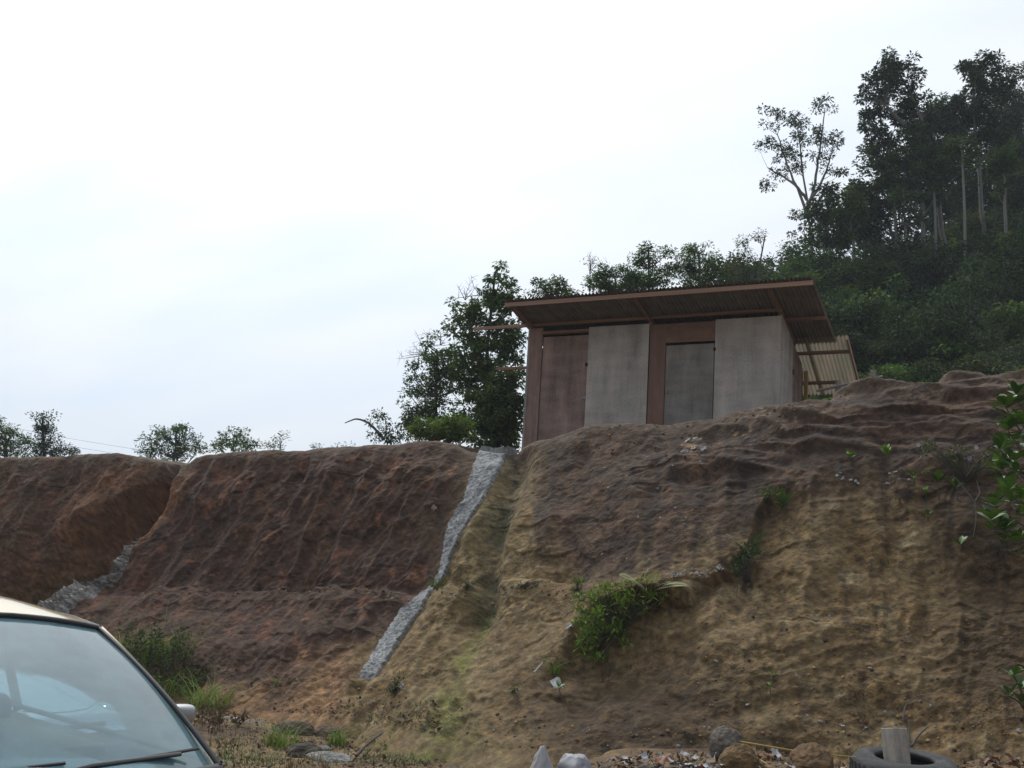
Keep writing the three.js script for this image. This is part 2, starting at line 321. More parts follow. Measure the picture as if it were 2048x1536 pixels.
  if (e > 880) {
    c = mix3(c, mix3(mix3(T, SOIL.pale, 0.35), SOIL.moss, 0.12 + 0.3 * clamp(n1 + 0.5 * n2)), 0.8 * Math.exp(-Math.pow((cx + 10) / 66, 2)) * (1 - 0.5 * sst(1190, 1260, e)));
    c = mix3(c, mix3(SOIL.black, [0.16, 0.15, 0.06], clamp(0.25 + 1.8 * n1 + n2)), 0.92 * Math.exp(-Math.pow(cx / 21, 2)) * (1 - sst(1235, 1265, e)) * clamp(0.75 + 2 * n1 + 1.5 * n2));
    c = mix3(c, SOIL.moss, 0.85 * Math.exp(-Math.pow((cx - 2) / mix(14, 28, sst(1250, 1450, e)), 2)) * sst(1160, 1300, e) * clamp(0.75 + 1.6 * n2 + n3));
    c = mix3(c, mix3(SOIL.moss, SOIL.umber, 0.5), 0.7 * Math.exp(-Math.pow((h - 860) / 130, 2)) * sst(1380, 1480, e + 40 * n1) * clamp(0.5 + 2.4 * n2));
  }
  // weathered crest
  const crest = 1 - sst(4, 40, low + 30 * n2 + 20 * n1);
  c = mix3(c, mix3(SOIL.rim, SOIL.purple, clamp(0.35 + 1.8 * n1 + n2)), 0.8 * crest);
  c = mix3(c, SOIL.pale, 0.8 * sst(0.28, 0.42, n3 + 0.5 * n2) * sst(1280, 1330, h) * (1 - sst(1640, 1700, h)) * (1 - sst(30, 60, low)));
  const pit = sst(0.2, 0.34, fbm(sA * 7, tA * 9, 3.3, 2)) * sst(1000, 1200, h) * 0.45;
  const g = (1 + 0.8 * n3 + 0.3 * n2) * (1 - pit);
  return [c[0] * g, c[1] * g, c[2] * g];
}
const tmpA = V(), tmpB = V();
function bankNormal(h, w) {
  const a = baseAt(h - 12, w).p, b = baseAt(h + 12, w).p, c = baseAt(h, Math.max(0, w - 0.12)).p, d = baseAt(h, Math.min(8.99, w + 0.12)).p;
  const n = V().crossVectors(d.sub(c), b.sub(a)).normalize(); if (n.y < 0) n.y *= -0.2;
  n.addScaledVector(BACK, -0.25).normalize(); return n;
}
function bankAt(h, e, lift = 0) { const w = rowOf(h, e), b = baseAt(h, w), n = bankNormal(h, w); return { p: b.p.clone().addScaledVector(n, relief(h, e, b.p) + lift), n }; }
{
  const spans = [18, 26, 46, 90, 104, 34, 100, 100, 26], ws = [];
  spans.forEach((s, k) => { for (let i = 0; i < s; i++) ws.push(k + i / s); }); ws.push(9);
  const hs = steps(H0, 50, -40, 710, 2090, 60, H1), nU = hs.length, nV = ws.length;
  const pos = new Float32Array(nU * nV * 3), col = new Float32Array(nU * nV * 3), uv = new Float32Array(nU * nV * 2);
  for (let i = 0; i < nU; i++) {
    const h = hs[i];
    for (let j = 0; j < nV; j++) {
      const b = baseAt(h, ws[j]), n = bankNormal(h, ws[j]), k = i * nV + j;
      b.p.addScaledVector(n, relief(h, b.e, b.p));
      pos[k * 3] = b.p.x; pos[k * 3 + 1] = b.p.y; pos[k * 3 + 2] = b.p.z;
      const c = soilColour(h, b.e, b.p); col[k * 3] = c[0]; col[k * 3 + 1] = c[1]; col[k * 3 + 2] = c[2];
      uv[k * 2] = (b.p.x * 0.866 + b.p.z * 0.5) / 1.3; uv[k * 2 + 1] = (b.p.y * 0.95 + (b.p.x * 0.5 - b.p.z * 0.866) * 0.75) / 1.3;
    }
  }
  const idx = new Uint32Array((nU - 1) * (nV - 1) * 6); let o = 0;
  for (let i = 0; i < nU - 1; i++) for (let j = 0; j < nV - 1; j++) {
    const a = i * nV + j, b = a + 1, c = a + nV, d = c + 1; idx.set([a, b, c, b, d, c], o); o += 6;
  }
  const g = new THREE.BufferGeometry();
  g.setAttribute('position', new THREE.BufferAttribute(pos, 3)); g.setAttribute('color', new THREE.BufferAttribute(col, 3)); g.setAttribute('uv', new THREE.BufferAttribute(uv, 2));
  g.setIndex(new THREE.BufferAttribute(idx, 1)); g.computeVertexNormals();
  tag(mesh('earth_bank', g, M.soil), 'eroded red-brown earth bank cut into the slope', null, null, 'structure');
}
// ground in front of the bank
function groundY(x, z) {
  const D = -z, left = 1 - sst(-0.5, 3.5, x);
  return -0.34 * sst(6, 13, D) * left + 0.16 * sst(9.4, 11.0, D) * sst(-1, 2, x) + sst(9.6, 10.9, D) * (0.15 * Math.exp(-Math.pow((x - 1.6) / 0.7, 2)) + 0.10 * Math.exp(-Math.pow((x - 2.7) / 0.4, 2)) + 0.22 * Math.exp(-Math.pow((x - 5.15) / 0.55, 2))) + 0.10 * fbm(x * 0.6, 0.4, z * 0.6, 3) * sst(4, 8, D) + 0.05 * fbm(x * 3, 0.4, z * 3, 3) - 0.03;
}
function sheet(xs, zs, yf, cf, uvs = 1.3) {
  const gb = new GB();
  xs.forEach(x => zs.forEach(z => gb.v(V(x, yf(x, z), z), cf(x, z), x / uvs, z / uvs)));
  for (let i = 0; i < xs.length - 1; i++) for (let j = 0; j < zs.length - 1; j++) { const a = i * zs.length + j, b = a + 1, c = a + zs.length, d = c + 1; gb.t(a, b, c); gb.t(b, d, c); }
  return gb.geo();
}
{
  const g = sheet(steps(-500, 10, -40, 12, -16, 200, 12, 12, 40, 10, 500), steps(400, 10, 30, 8, 0, 12, -5, 170, -24, 8, -40), groundY, (x, z) => {
    const n = fbm(x * 0.7, 3.3, z * 0.7, 4), m = fbm(x * 4, 1.3, z * 4, 3);
    let c = mix3(SOIL.tan, SOIL.brown, clamp(0.5 + 1.5 * n + m)); c = mix3(c, SOIL.umber, sst(0.05, 0.35, m + 0.5 * n) * 0.8); c = mix3(c, SOIL.grey, sst(0.2, 0.35, fbm(x * 1.3, 8.8, z * 1.3, 3)) * 0.7);
    const k = 1 + 0.6 * fbm(x * 14, 2, z * 14, 2); return c.map(v => v * k);
  });
  tag(mesh('ground', g, M.soil), 'bare earth ground in front of the bank', null, null, 'structure');
}
// terrace behind the rim and the hill rising on the right
function hillY(x, z) {
  const D = -z, h = x / Math.max(D, 8) * FOCAL + 1024;
  const amt = 15.2 * sst(1050, 1500, h) + 1.6 * sst(1850, 2050, h) + 4 * sst(2000, 2700, h);
  const t = sst(21, 62, D + 2.5 * sst(1650, 2100, h));
  return 4.28 + amt * t + 1.2 * fbm(x * 0.11, 1.7, z * 0.11, 3) * sst(22, 34, D) * sst(1000, 1500, h) - 3.5 * sst(40, 200, D) * (1 - sst(900, 1400, h)) + 0.12 * fbm(x * 0.8, 2, z * 0.8, 2);
}
{
  const gb = new GB(), nS = 90, nT = 70;
  for (let i = 0; i <= nS; i++) for (let j = 0; j <= nT; j++) {
    const h = mix(H0, H1, i / nS), rim = column(h)[2].p, t = 3 + 200 * Math.pow(j / nT, 2.6);
    const x = rim.x + BACK.x * 3 + (h - 1024) / FOCAL * (t - 3), z = rim.z - t;
    const y = j === 0 ? Math.min(hillY(x, z), rim.y - 0.2) : Math.min(hillY(x, z), t < 5 ? rim.y - 0.15 : 999);
    const n = fbm(x * 0.3, 0.2, z * 0.3, 4);
    let c = mix3([0.05, 0.07, 0.025], [0.10, 0.075, 0.045], clamp(0.4 + 1.6 * n)); if (t < 9) c = mix3(mix3(SOIL.rim, SOIL.brown, clamp(0.5 + 2 * n)), c, sst(5, 9, t));
    gb.v(V(x, y, z), c, x / 1.3, z / 1.3);
  }
  for (let i = 0; i < nS; i++) for (let j = 0; j < nT; j++) { const a = i * (nT + 1) + j, b = a + 1, c = a + nT + 1, d = c + 1; gb.t(a, c, b); gb.t(b, c, d); }
  tag(mesh('hillside', gb.geo(), M.soil), 'terrace and wooded hillside behind the bank', null, null, 'structure');
}

// ---------------------------------------------------------------- cement on the bank
function cementSheet(name, label, e0, e1, nE, nA, edges, rough, lift, cLight, cDark) {
  const gb = new GB();
  for (let i = 0; i <= nE; i++) for (let j = 0; j <= nA; j++) {
    const e = mix(e0, e1, i / nE), t = j / nA; let [l, r] = edges(e);
    l += 6 * fbm(e / 7, 1.5, 0.5, 3) + 6 * fbm(e / 40, 1.5, 0.5, 2); r += 6 * fbm(e / 7, 6.5, 0.5, 3) + 6 * fbm(e / 40, 6.5, 0.5, 2);
    const h = mix(l, r, t), B = bankAt(h, e), p = B.p;
    const rim = Math.min(1, 14 * t, 14 * (1 - t), 24 * (1 - i / nE));
    const bump = fbm(p.x * 5, p.y * 5, p.z * 5, 2) * rough * 1.6 + ridge(p.x * 13, p.y * 13, p.z * 13, 2) * rough * 0.5 + fbm(p.x * 26, p.y * 26, p.z * 26, 2) * rough * 1.1;
    p.addScaledVector(B.n, mix(-0.05, lift + bump, rim));
    const k = clamp(0.55 + 1.3 * fbm(p.x * 3, p.y * 3, p.z * 3, 3) + 1.9 * fbm(p.x * 21, p.y * 21, p.z * 21, 2));
    gb.v(p, mix3(cDark, cLight, k), p.x / 0.7, p.y / 0.7);
  }
  for (let i = 0; i < nE; i++) for (let j = 0; j < nA; j++) { const a = i * (nA + 1) + j, b = a + 1, c = a + nA + 1, d = c + 1; gb.t(a, c, b); gb.t(b, c, d); }
  return tag(mesh(name, gb.geo(), M.cement), label, 'cement');
}
cementSheet('cement_strip', 'rough grey cement strip poured down the middle of the bank', 880, 1362, 460, 56, e => {
  const n = sst(1340, 1362, e); const o = 16 * (1 - sst(1120, 1180, e)); return [polyX(STRIP_L, e) + 8 * n + o + 3, polyX(STRIP_R, e) - 2 * n + o - 3 + 20 * (1 - sst(884, 912, e))];
}, 0.024, 0.05, [0.37, 0.372, 0.365], [0.17, 0.17, 0.165]);
cementSheet('cement_rubble', 'lumpy grey cement rubble filling the gully at the left', 1030, 1262, 200, 110, e => {
  const x = polyX(GULLY, e) + 4, w = mix(8, 80, sst(1030, 1190, e)); return [x - w * 1.2, x + w * 1.1];
}, 0.15, 0.10, [0.37, 0.345, 0.315], [0.10, 0.088, 0.075]);

// ---------------------------------------------------------------- the plywood shed on the rim
function plyTexture(base, s, vary, streak = 0.5) {
  reseed(s); const stains = Array.from({ length: 9 }, () => [rnd(), rnd(), rr(0.03, 0.12), rr(0.1, 0.4), rr(-0.35, 0.15)]);
  return tileTexture(256, (u, v) => {
    let k = 1 + vary * (0.6 * fbm(u * 3.5, v * 2.2, s, 4) + 0.3 * streak * fbm(u * 60, v * 3, s + 3, 3) + 0.35 * fbm(u * 40, v * 80, s + 7, 2) + 0.3 * fbm(u * 2, v * 16, s + 9, 3));
    for (const [x, y, a, b, d] of stains) k += d * 0.5 * Math.exp(-Math.pow((u - x) / a, 2) - Math.pow((v - y) / b, 2));
    k += 0.06 * Math.sin(v * 14 + s) * fbm(u * 2, v * 4, s, 2) - 0.12 * sst(0.1, 0.4, fbm(u * 9, v * 5, s + 11, 3));
    return base.map((c, i) => Math.pow(clamp(c * k * (i === 0 ? 1 + 0.12 * fbm(u * 3, v * 3, s + 5, 2) : 1)), 1 / 2.2));
  }, true);
}
const ply = (base, s, vary = 0.8, st) => { const m = new THREE.MeshStandardMaterial({ map: plyTexture(base, s, vary, st), roughness: 0.85, bumpMap: grainBump, bumpScale: 0.003 }); m.map.wrapS = m.map.wrapT = THREE.ClampToEdgeWrapping; return m; };
M.plyGrey = ply([0.46, 0.41, 0.36], 3); M.plyGrey2 = ply([0.44, 0.395, 0.35], 8); M.plyDark = ply([0.24, 0.215, 0.185], 5, 1.1);
M.plyBrown = ply([0.235, 0.16, 0.13], 4, 1.6); M.plyBrown2 = ply([0.25, 0.16, 0.125], 9, 1.1); M.plyRed = ply([0.215, 0.118, 0.080], 6, 0.7);
M.timber = ply([0.25, 0.14, 0.09], 12, 0.7, 0.2); M.timberPale = ply([0.36, 0.22, 0.15], 14, 0.7, 0.2); M.timberYellow = ply([0.45, 0.30, 0.10], 15, 0.6, 0.2); M.timberGrey = ply([0.30, 0.27, 0.25], 16, 0.7, 0.4);
M.zinc = std(0.27, 0.26, 0.245, { roughness: 0.75, metalness: 0.2, side: THREE.DoubleSide, map: plyTexture([0.8, 0.76, 0.7], 21, 0.9, 1) });
M.zincPale = new THREE.MeshPhysicalMaterial({ color: new THREE.Color().setRGB(0.38, 0.345, 0.27), roughness: 0.95, transmission: 0.3, thickness: 0, side: THREE.DoubleSide, map: plyTexture([0.9, 0.88, 0.84], 22, 0.4, 1) });
M.black = std(0.02, 0.02, 0.02);
{
  const Y0 = 4.2, shed = thing('plywood_shed', V(4.948, Y0, -19.4), 'plywood shed with a lean-to corrugated roof standing on the bank', 'shed');
  shed.rotation.y = -27 * Math.PI / 180;
  const bx = (name, x0, x1, y0, y1, z0, z1, m, parent = shed, r = 0.004) => {
    const g = r ? new RoundedBoxGeometry(x1 - x0, y1 - y0, z1 - z0, 1, r) : new THREE.BoxGeometry(x1 - x0, y1 - y0, z1 - z0);
    const o = mesh(name, g, m, parent);
    const off = parent === shed ? [0, Y0, 0] : parent.userData.off;
    o.position.set((x0 + x1) / 2 - off[0], (y0 + y1) / 2 - off[1], (z0 + z1) / 2 - off[2]);
    o.userData.off = [(x0 + x1) / 2, (y0 + y1) / 2, (z0 + z1) / 2]; return o;
  };
  // front: panels from right to left
  bx('wall_panel', -1.255, 0, 4.3, 7.11, 0, 0.016, M.plyGrey).userData.label = 'pale grey plywood sheet at the right corner';
  const dr = bx('door', -2.235, -1.275, 4.3, 6.65, -0.03, -0.01, M.plyDark); dr.userData.label = 'dark grey plywood door';
  bx('hinge', -1.285, -1.235, 6.50, 6.56, -0.008, 0.024, M.black, dr);
  bx('hinge', -1.285, -1.24, 4.9, 4.96, -0.008, 0.024, M.black, dr);
  bx('handle', -2.2, -2.17, 5.7, 5.76, -0.012, 0.02, M.timberGrey, dr);
  bx('lintel_panel', -2.25, -1.26, 6.70, 7.09, -0.02, -0.002, M.plyRed);
  bx('wall_strip', -2.57, -2.24, 4.3, 7.09, -0.012, 0.004, M.plyRed).userData.label = 'narrow red-brown board beside the door';
  bx('wall_panel', -3.875, -2.585, 4.3, 7.11, 0.002, 0.018, M.plyGrey2).userData.label = 'pale grey plywood sheet left of the middle post';
  const dl = bx('door', -4.9, -3.88, 4.3, 6.96, -0.03, -0.012, M.plyBrown); dl.userData.label = 'stained brown plywood door';
  bx('hinge', -3.92, -3.86, 6.3, 6.37, -0.015, 0.022, M.black, dl);
  bx('latch', -3.95, -3.87, 5.62, 5.68, -0.014, 0.02, M.timberGrey, dl);
  bx('door_header', -4.95, -3.88, 7.02, 7.08, -0.02, 0.02, M.timber);
  bx('wall_strip', -5.20, -4.905, 4.3, 7.16, -0.01, 0.006, M.plyBrown2).userData.label = 'brown board at the left corner';
  bx('corner_post', -5.24, -5.19, 4.3, 7.24, -0.05, 0.012, M.timberGrey);
  bx('corner_post', -0.06, -0.004, 4.3, 7.24, -0.06, -0.004, M.timber);
  bx('middle_post', -2.60, -2.53, 7.09, 7.24, -0.05, 0.0, M.timber);
  // floor, left and back walls
  bx('floor_slab', -5.18, -0.02, 4.2, 4.34, -2.0, -0.06, M.plyDark);
  bx('side_wall', -5.235, -5.22, 4.3, 6.9, -2.05, -0.055, M.plyBrown2);
  bx('back_wall', -5.2, -0.02, 4.3, 6.55, -2.07, -2.05, M.plyBrown);
  // right wall: two leaves with sloping tops
  const slopeY = b => 7.13 - 0.286 * b;
  const sidePanel = (name, b0, b1, m, x, lab) => {
    const s = new THREE.Shape([new THREE.Vector2(b0, 0.1), new THREE.Vector2(b1, 0.1), new THREE.Vector2(b1, slopeY(b1) - Y0), new THREE.Vector2(b0, slopeY(b0) - Y0)]);
    const g = new THREE.ExtrudeGeometry(s, { depth: 0.014, bevelEnabled: false }); const p = g.attributes.position, uv = g.attributes.uv;
    for (let i = 0; i < p.count; i++) uv.setXY(i, (p.getX(i) - b0) / (b1 - b0), p.getY(i) / 3);
    g.rotateY(Math.PI / 2); const o = mesh(name, g, m, shed); o.position.x = x; if (lab) o.userData.label = lab; return o;
  };
  sidePanel('side_panel', 0.0, 0.93, M.plyGrey2, 0.0, 'greyish plywood sheet on the side');
  const sd = sidePanel('side_door', 0.95, 1.86, M.plyBrown, -0.012, 'brown door on the side');
  const hg = mesh('hinge', new THREE.BoxGeometry(0.03, 0.09, 0.05), M.black, sd); hg.position.set(0.02, 2.05, -1.0);
  const hg2 = mesh('hinge', new THREE.BoxGeometry(0.03, 0.06, 0.05), M.black, sd); hg2.position.set(0.02, 1.4, -0.96);
  bx('corner_post', 0.0, 0.07, 4.3, 6.5, -2.13, -2.05, M.timberYellow).userData.label = 'yellowish corner post';
  // roof timbers
  const topY = b => b < 1.35 ? 7.49 - 0.245 * (b + 0.9) : 6.93 - 0.44 * (b - 1.35);
  bx('fascia_board', -5.36, 0.75, 7.385, 7.47, 0.88, 0.93, M.timberPale);
  bx('eave_beam', -5.3, 0.02, 7.19, 7.255, 0.0, 0.05, M.timber);
  bx('tie_beam', -6.55, -5.3, 7.19, 7.255, 0.0, 0.04, M.timberPale).userData.label = 'plank sticking out past the left corner';
  bx('tie_beam', -5.95, -5.245, 6.30, 6.36, -0.04, -0.005, M.timber);
  const rafter = (x, b0, b1) => { const l = Math.hypot(b1 - b0, topY(b1) - topY(b0)), o = mesh('rafter', new RoundedBoxGeometry(0.05, 0.095, l, 1, 0.004), M.timber, shed); o.position.set(x, (topY(b0) + topY(b1)) / 2 - 0.075 - Y0, -(b0 + b1) / 2); o.rotation.x = -Math.atan2(topY(b0) - topY(b1), b1 - b0); return o; };
  for (const x of [-5.16, -2.58, -0.03]) rafter(x, -0.87, 1.3);
  for (const b of [0.38]) bx('purlin', -5.3, 0.74, topY(b) - 0.085, topY(b) - 0.02, -b - 0.03, -b + 0.03, M.timber);
  for (const [b, x1] of [[1.62, 0.96], [2.55, 0.62]]) bx('purlin', -5.3, x1, topY(b) - 0.085, topY(b) - 0.02, -b - 0.03, -b + 0.03, M.timber);
  const barge = mesh('barge_board', new RoundedBoxGeometry(0.035, 0.10, 1.95, 1, 0.004), M.timberPale, shed); barge.position.set(1.0, 6.52 - Y0, -2.02); barge.rotation.x = -Math.atan(0.44);
  // corrugated sheets, each one lapped over its neighbour
  const corr = (w, b0, b1, drop) => {
    const gb = new GB(), n = Math.round(w / 0.076 * 8), L = 6;
    for (let i = 0; i <= n; i++) for (let j = 0; j <= L; j++) {
      const b = mix(b0, b1, j / L), x = w * i / n;
      gb.v(V(x, topY(b) + 0.017 * Math.cos(x / 0.076 * 2 * Math.PI) - drop - 0.01 * Math.sin(j) * drop, -b), null, x / 0.9, j / L);
    }
    for (let i = 0; i < n; i++) for (let j = 0; j < L; j++) { const a = i * (L + 1) + j, b = a + 1, c = a + L + 1, d = c + 1; gb.t(a, c, b); gb.t(b, c, d); }
    return gb.geo();
  };
  const gMain = corr(0.836, -0.97, 1.40, 0), gLow = corr(0.836, 1.2, 3.0, 0.02);
  for (let k = 0; k < 8; k++) { const o = mesh('roof_sheet', gMain, M.zinc, shed); o.position.set(-5.42 + k * 0.76 + 0.02, 0.013 + (k % 2) * 0.003 - Y0, 0); o.rotation.y = (k % 3 - 1) * 0.004; }
  for (let k = 0; k < 8; k++) { const o = mesh('roof_sheet', gLow, k > 5 ? M.zincPale : M.zinc, shed); o.position.set(-5.2 + k * 0.76 + 0.03, 0.010 + (k % 2) * 0.003 - Y0, 0); if (k > 5) o.userData.label = 'pale cream see-through roofing sheet'; }
  bx('yard_wall', 0.08, 0.9, 4.2, 5.7, -3.3, -3.26, M.plyBrown2);
}
{   // low rail beside the shed
  const a = at(1676, 790, 19.6), b = at(1746, 775, 19.2), f = thing('post_and_rail', V(a.x, a.y - 0.4, a.z), 'grey post-and-rail stub on the rim right of the shed', 'fence');
  const d = b.clone().sub(a), L = d.length();
  const rail = mesh('rail', new THREE.CylinderGeometry(0.022, 0.026, L * 1.9, 7), M.timberGrey, f); rail.quaternion.setFromUnitVectors(V(0, 1, 0), d.clone().normalize()); rail.position.set(d.x * 0.3, 0.56 + d.y * 0.3, d.z * 0.3 + 0.05);
  for (const [t, hh] of [[0, 0.66], [1, 0.72]]) { const p = mesh('post', new RoundedBoxGeometry(0.075, hh, 0.075, 1, 0.006), M.timberGrey, f); p.position.set(d.x * t, hh / 2 + d.y * t, d.z * t); p.rotation.set(0.02, 0.4, 0.03 * (t - 0.5)); }
}

// ---------------------------------------------------------------- cars
const paint = (r, g, b, metal = 0.25) => new THREE.MeshPhysicalMaterial({ color: new THREE.Color().setRGB(r, g, b), roughness: 0.38, metalness: metal, clearcoat: 1, clearcoatRoughness: 0.06 });
M.glass = new THREE.MeshPhysicalMaterial({ color: new THREE.Color().setRGB(0.78, 0.92, 0.92), roughness: 0.02, transmission: 1, thickness: 0, side: THREE.DoubleSide });
M.dustyGlass = new THREE.MeshPhysicalMaterial({ color: new THREE.Color().setRGB(0.22, 0.36, 0.42), roughness: 0.03, transmission: 0.6, thickness: 0, side: THREE.DoubleSide, transmissionMap: tileTexture(256, (u, v) => 0.9 + 0.35 * fbm(u * 7, v * 7, 2, 4) - 0.25 * sst(0.3, 0.5, fbm(u * 60, v * 60, 5, 2))) });
M.rubber = std(0.022, 0.022, 0.023, { roughness: 0.7 }); M.trim = std(0.03, 0.03, 0.032, { roughness: 0.5 }); M.cabin = std(0.05, 0.052, 0.056, { roughness: 0.9 });
M.chrome = std(0.75, 0.76, 0.78, { metalness: 1, roughness: 0.18 }); M.alloy = std(0.55, 0.56, 0.58, { metalness: 0.9, roughness: 0.35 });
M.lampGlass = new THREE.MeshPhysicalMaterial({ color: new THREE.Color().setRGB(0.25, 0.28, 0.3), roughness: 0.08, clearcoat: 1, metalness: 0.3 }); M.amber = new THREE.MeshPhysicalMaterial({ color: new THREE.Color().setRGB(0.75, 0.2, 0.04), roughness: 0.15, clearcoat: 1 }); M.redLamp = new THREE.MeshPhysicalMaterial({ color: new THREE.Color().setRGB(0.45, 0.02, 0.02), roughness: 0.15, clearcoat: 1 });
// patch between two curves of points, with optional bulge along a direction
function patch(A, B, n, bulge, dir) {
  const gb = new GB(), m = A.length - 1;
  for (let i = 0; i <= m; i++) for (let j = 0; j <= n; j++) {
    const t = j / n, p = A[i].clone().lerp(B[i], t); if (bulge) p.addScaledVector(dir, bulge * 4 * t * (1 - t)); gb.v(p, null, i / m, t);
  }
  for (let i = 0; i < m; i++) for (let j = 0; j < n; j++) { const a = i * (n + 1) + j, b = a + 1, c = a + n + 1, d = c + 1; gb.t(a, c, b); gb.t(b, c, d); }
  return gb.geo();
}
function makeCar(name, label, mPaint, mRoof, mGlass, mMirror) {
  const car = thing(name, V(), label, 'car');
  // crossways curve: n points from the left edge to the right, bowed in plan (px) and height (py)
  const cross = (x, y, z, px, py, n = 16) => Array.from({ length: n + 1 }, (_, i) => { const t = i / n * 2 - 1; return V(x + px * (1 - t * t), y + py * (1 - t * t), z * t); });
  const cowl = cross(0.75, 0.93, 0.68, 0.20, 0.01), head = cross(0.0, 1.37, 0.54, 0.11, 0.045), rear = cross(-1.35, 1.36, 0.52, -0.08, 0.04), deck = cross(-1.95, 0.98, 0.62, -0.12, 0.0);
  // lower body
  const gb = new GB(), xs = steps(-2.28, 5, -2.2, 26, 2.08, 8, 2.2), rings = [];
  for (const x of xs) {
    const nose = sst(1.0, 2.2, x), tail = sst(-1.5, -2.28, x);
    const w = 0.83 - 0.22 * Math.pow(nose, 2.2) - 0.16 * Math.pow(tail, 2);
    const top = x > 0.72 ? mix(0.92, 0.70, Math.pow(sst(0.6, 2.3, x), 1.3)) - 0.12 * sst(2.05, 2.2, x) : x > -1.9 ? 0.93 : 0.97 - 0.1 * sst(-2.1, -2.28, x);
    let bot = 0.2 + 0.06 * nose; for (const wx of [1.33, -1.25]) { const q = 0.36 * 0.36 - (x - wx) * (x - wx); if (q > 0) bot = Math.max(bot, 0.30 + Math.sqrt(q)); }
    const hgt = top - bot, pr = [[0.0, 0], [0.9, 0], [0.975, 0.12], [1, 0.42], [0.985, 0.72], [0.93, 0.93], [0.82, 0.985], [0.5, 1.012], [0, 1.02]];
    const ring = []; for (let k = 0; k < pr.length; k++) ring.push([pr[k][0] * w, bot + pr[k][1] * hgt]);
    const full = [...ring.map(([z, y]) => gb.v(V(x, y, z))), ...ring.slice(0, -1).reverse().map(([z, y]) => gb.v(V(x, y, -z)))];
    rings.push(full);
  }
  for (let k = 0; k + 1 < rings.length; k++) for (let s = 0; s + 1 < rings[k].length; s++) { gb.t(rings[k][s], rings[k][s + 1], rings[k + 1][s]); gb.t(rings[k][s + 1], rings[k + 1][s + 1], rings[k + 1][s]); }
  for (const [r, f] of [[rings[0], 1], [rings[rings.length - 1], -1]]) for (let s = 1; s + 1 < r.length; s++) f > 0 ? gb.t(r[0], r[s + 1], r[s]) : gb.t(r[0], r[s], r[s + 1]);
  mesh('body', gb.geo(), mPaint, car);
  // roof: crowned sheet with a rolled edge
  const ro = new GB(), nL = 18, nW = head.length - 1;
  for (let i = 0; i <= nW; i++) for (let j = 0; j <= nL; j++) {
    const t = j / nL, z = i / nW * 2 - 1, p = head[i].clone().lerp(rear[i], t);
    p.y += (0.075 * 4 * t * (1 - t) * 0.9 + 0.02 * Math.sin(Math.PI * t)) * (1 - 0.55 * z * z) + 0.012; p.z *= 1 + 0.06 * Math.sin(Math.PI * t); ro.v(p, null, i / nW, t);
  }
  for (let i = 0; i < nW; i++) for (let j = 0; j < nL; j++) { const a = i * (nL + 1) + j, b = a + 1, c = a + nL + 1, d = c + 1; ro.t(a, c, b); ro.t(b, c, d); }
  mesh('roof', ro.geo(), mRoof, car);
  mesh('windscreen', patch(head, cowl, 12, 0.035, V(0.4, 0.9, 0)), mGlass, car);
  mesh('rear_window', patch(rear, deck, 8, 0.03, V(-0.5, 0.85, 0)), M.glass, car);
  const edge = (nm, pts, r, m) => mesh(nm, new GB().tube(pts, pts.map(() => r), 7).geo(), m, car);
  edge('header_trim', head.map(p => p.clone().add(V(0.012, 0.004, 0))), 0.011, M.trim);
  edge('scuttle_panel', cowl.map(p => p.clone().add(V(0.03, -0.02, 0))), 0.03, M.trim);
  for (const s of [-1, 1]) {
    const i = s < 0 ? 0 : head.length - 1, bow = (a, b, k) => a.clone().lerp(b, 0.5).add(V(0.4 * k, 0.9 * k, 0));
    const curve = (a, b, k) => new THREE.QuadraticBezierCurve3(a, bow(a, b, k * 2), b).getPoints(12);
    edge('screen_trim', curve(head[i].clone().add(V(0, 0.006, 0)), cowl[i].clone().add(V(0.04, 0.0, 0)), 0.028), 0.011, M.trim);
    edge('pillar', curve(head[i].clone().add(V(-0.02, -0.01, s * 0.022)), cowl[i].clone().add(V(-0.02, -0.03, s * 0.03)), 0.022), 0.024, mPaint);
    edge('gutter', [0, 0.2, 0.4, 0.6, 0.8, 1].map(t => { const p = head[i].clone().lerp(rear[i], t); p.y += 0.042 * 4 * t * (1 - t); p.z *= 1 + 0.06 * Math.sin(Math.PI * t); return p.add(V(0, 0.0, s * 0.014)); }), 0.013, M.trim);
    edge('pillar', [rear[i].clone().add(V(0, 0, s * 0.02)), deck[i].clone().add(V(0.05, -0.03, s * 0.06))], 0.05, mPaint);
    edge('pillar', [V(-1.05, 1.40, s * 0.57), V(-1.05, 0.92, s * 0.74)], 0.022, M.trim);
    const top = [0, 0.25, 0.5, 0.75, 1].map(t => { const p = head[i].clone().lerp(rear[i], t); p.y += 0.036 * 4 * t * (1 - t) - 0.01; p.z += s * 0.01; return p; });
    const belt = [0, 0.25, 0.5, 0.75, 1].map(t => V(mix(0.70, -1.86, t), mix(0.92, 0.955, t), s * mix(0.73, 0.69, t)));
    mesh('side_window', s > 0 ? patch(belt, top, 2) : patch(top, belt, 2), M.glass, car);
    edge('belt_trim', belt.map(p => p.clone().add(V(0, 0.0, s * 0.012))), 0.012, M.trim);
    // door mirror: rounded shell on a short arm
    const ms = new THREE.SphereGeometry(1, 20, 14), mp = ms.attributes.position;
    for (let k = 0; k < mp.count; k++) { const x = mp.getX(k), y = mp.getY(k), z = mp.getZ(k), q = v => Math.sign(v) * Math.pow(Math.abs(v), 0.6); mp.setXYZ(k, x < 0 ? Math.max(x, -0.45) * 0.075 : x * 0.085, q(y) * 0.072, q(z) * 0.115); }
    ms.computeVertexNormals(); const mir = mesh('mirror', ms, mMirror, car); mir.position.set(0.34, 1.06, s * 0.775); mir.scale.setScalar(0.52); mir.rotation.set(0, s * 0.15, 0);
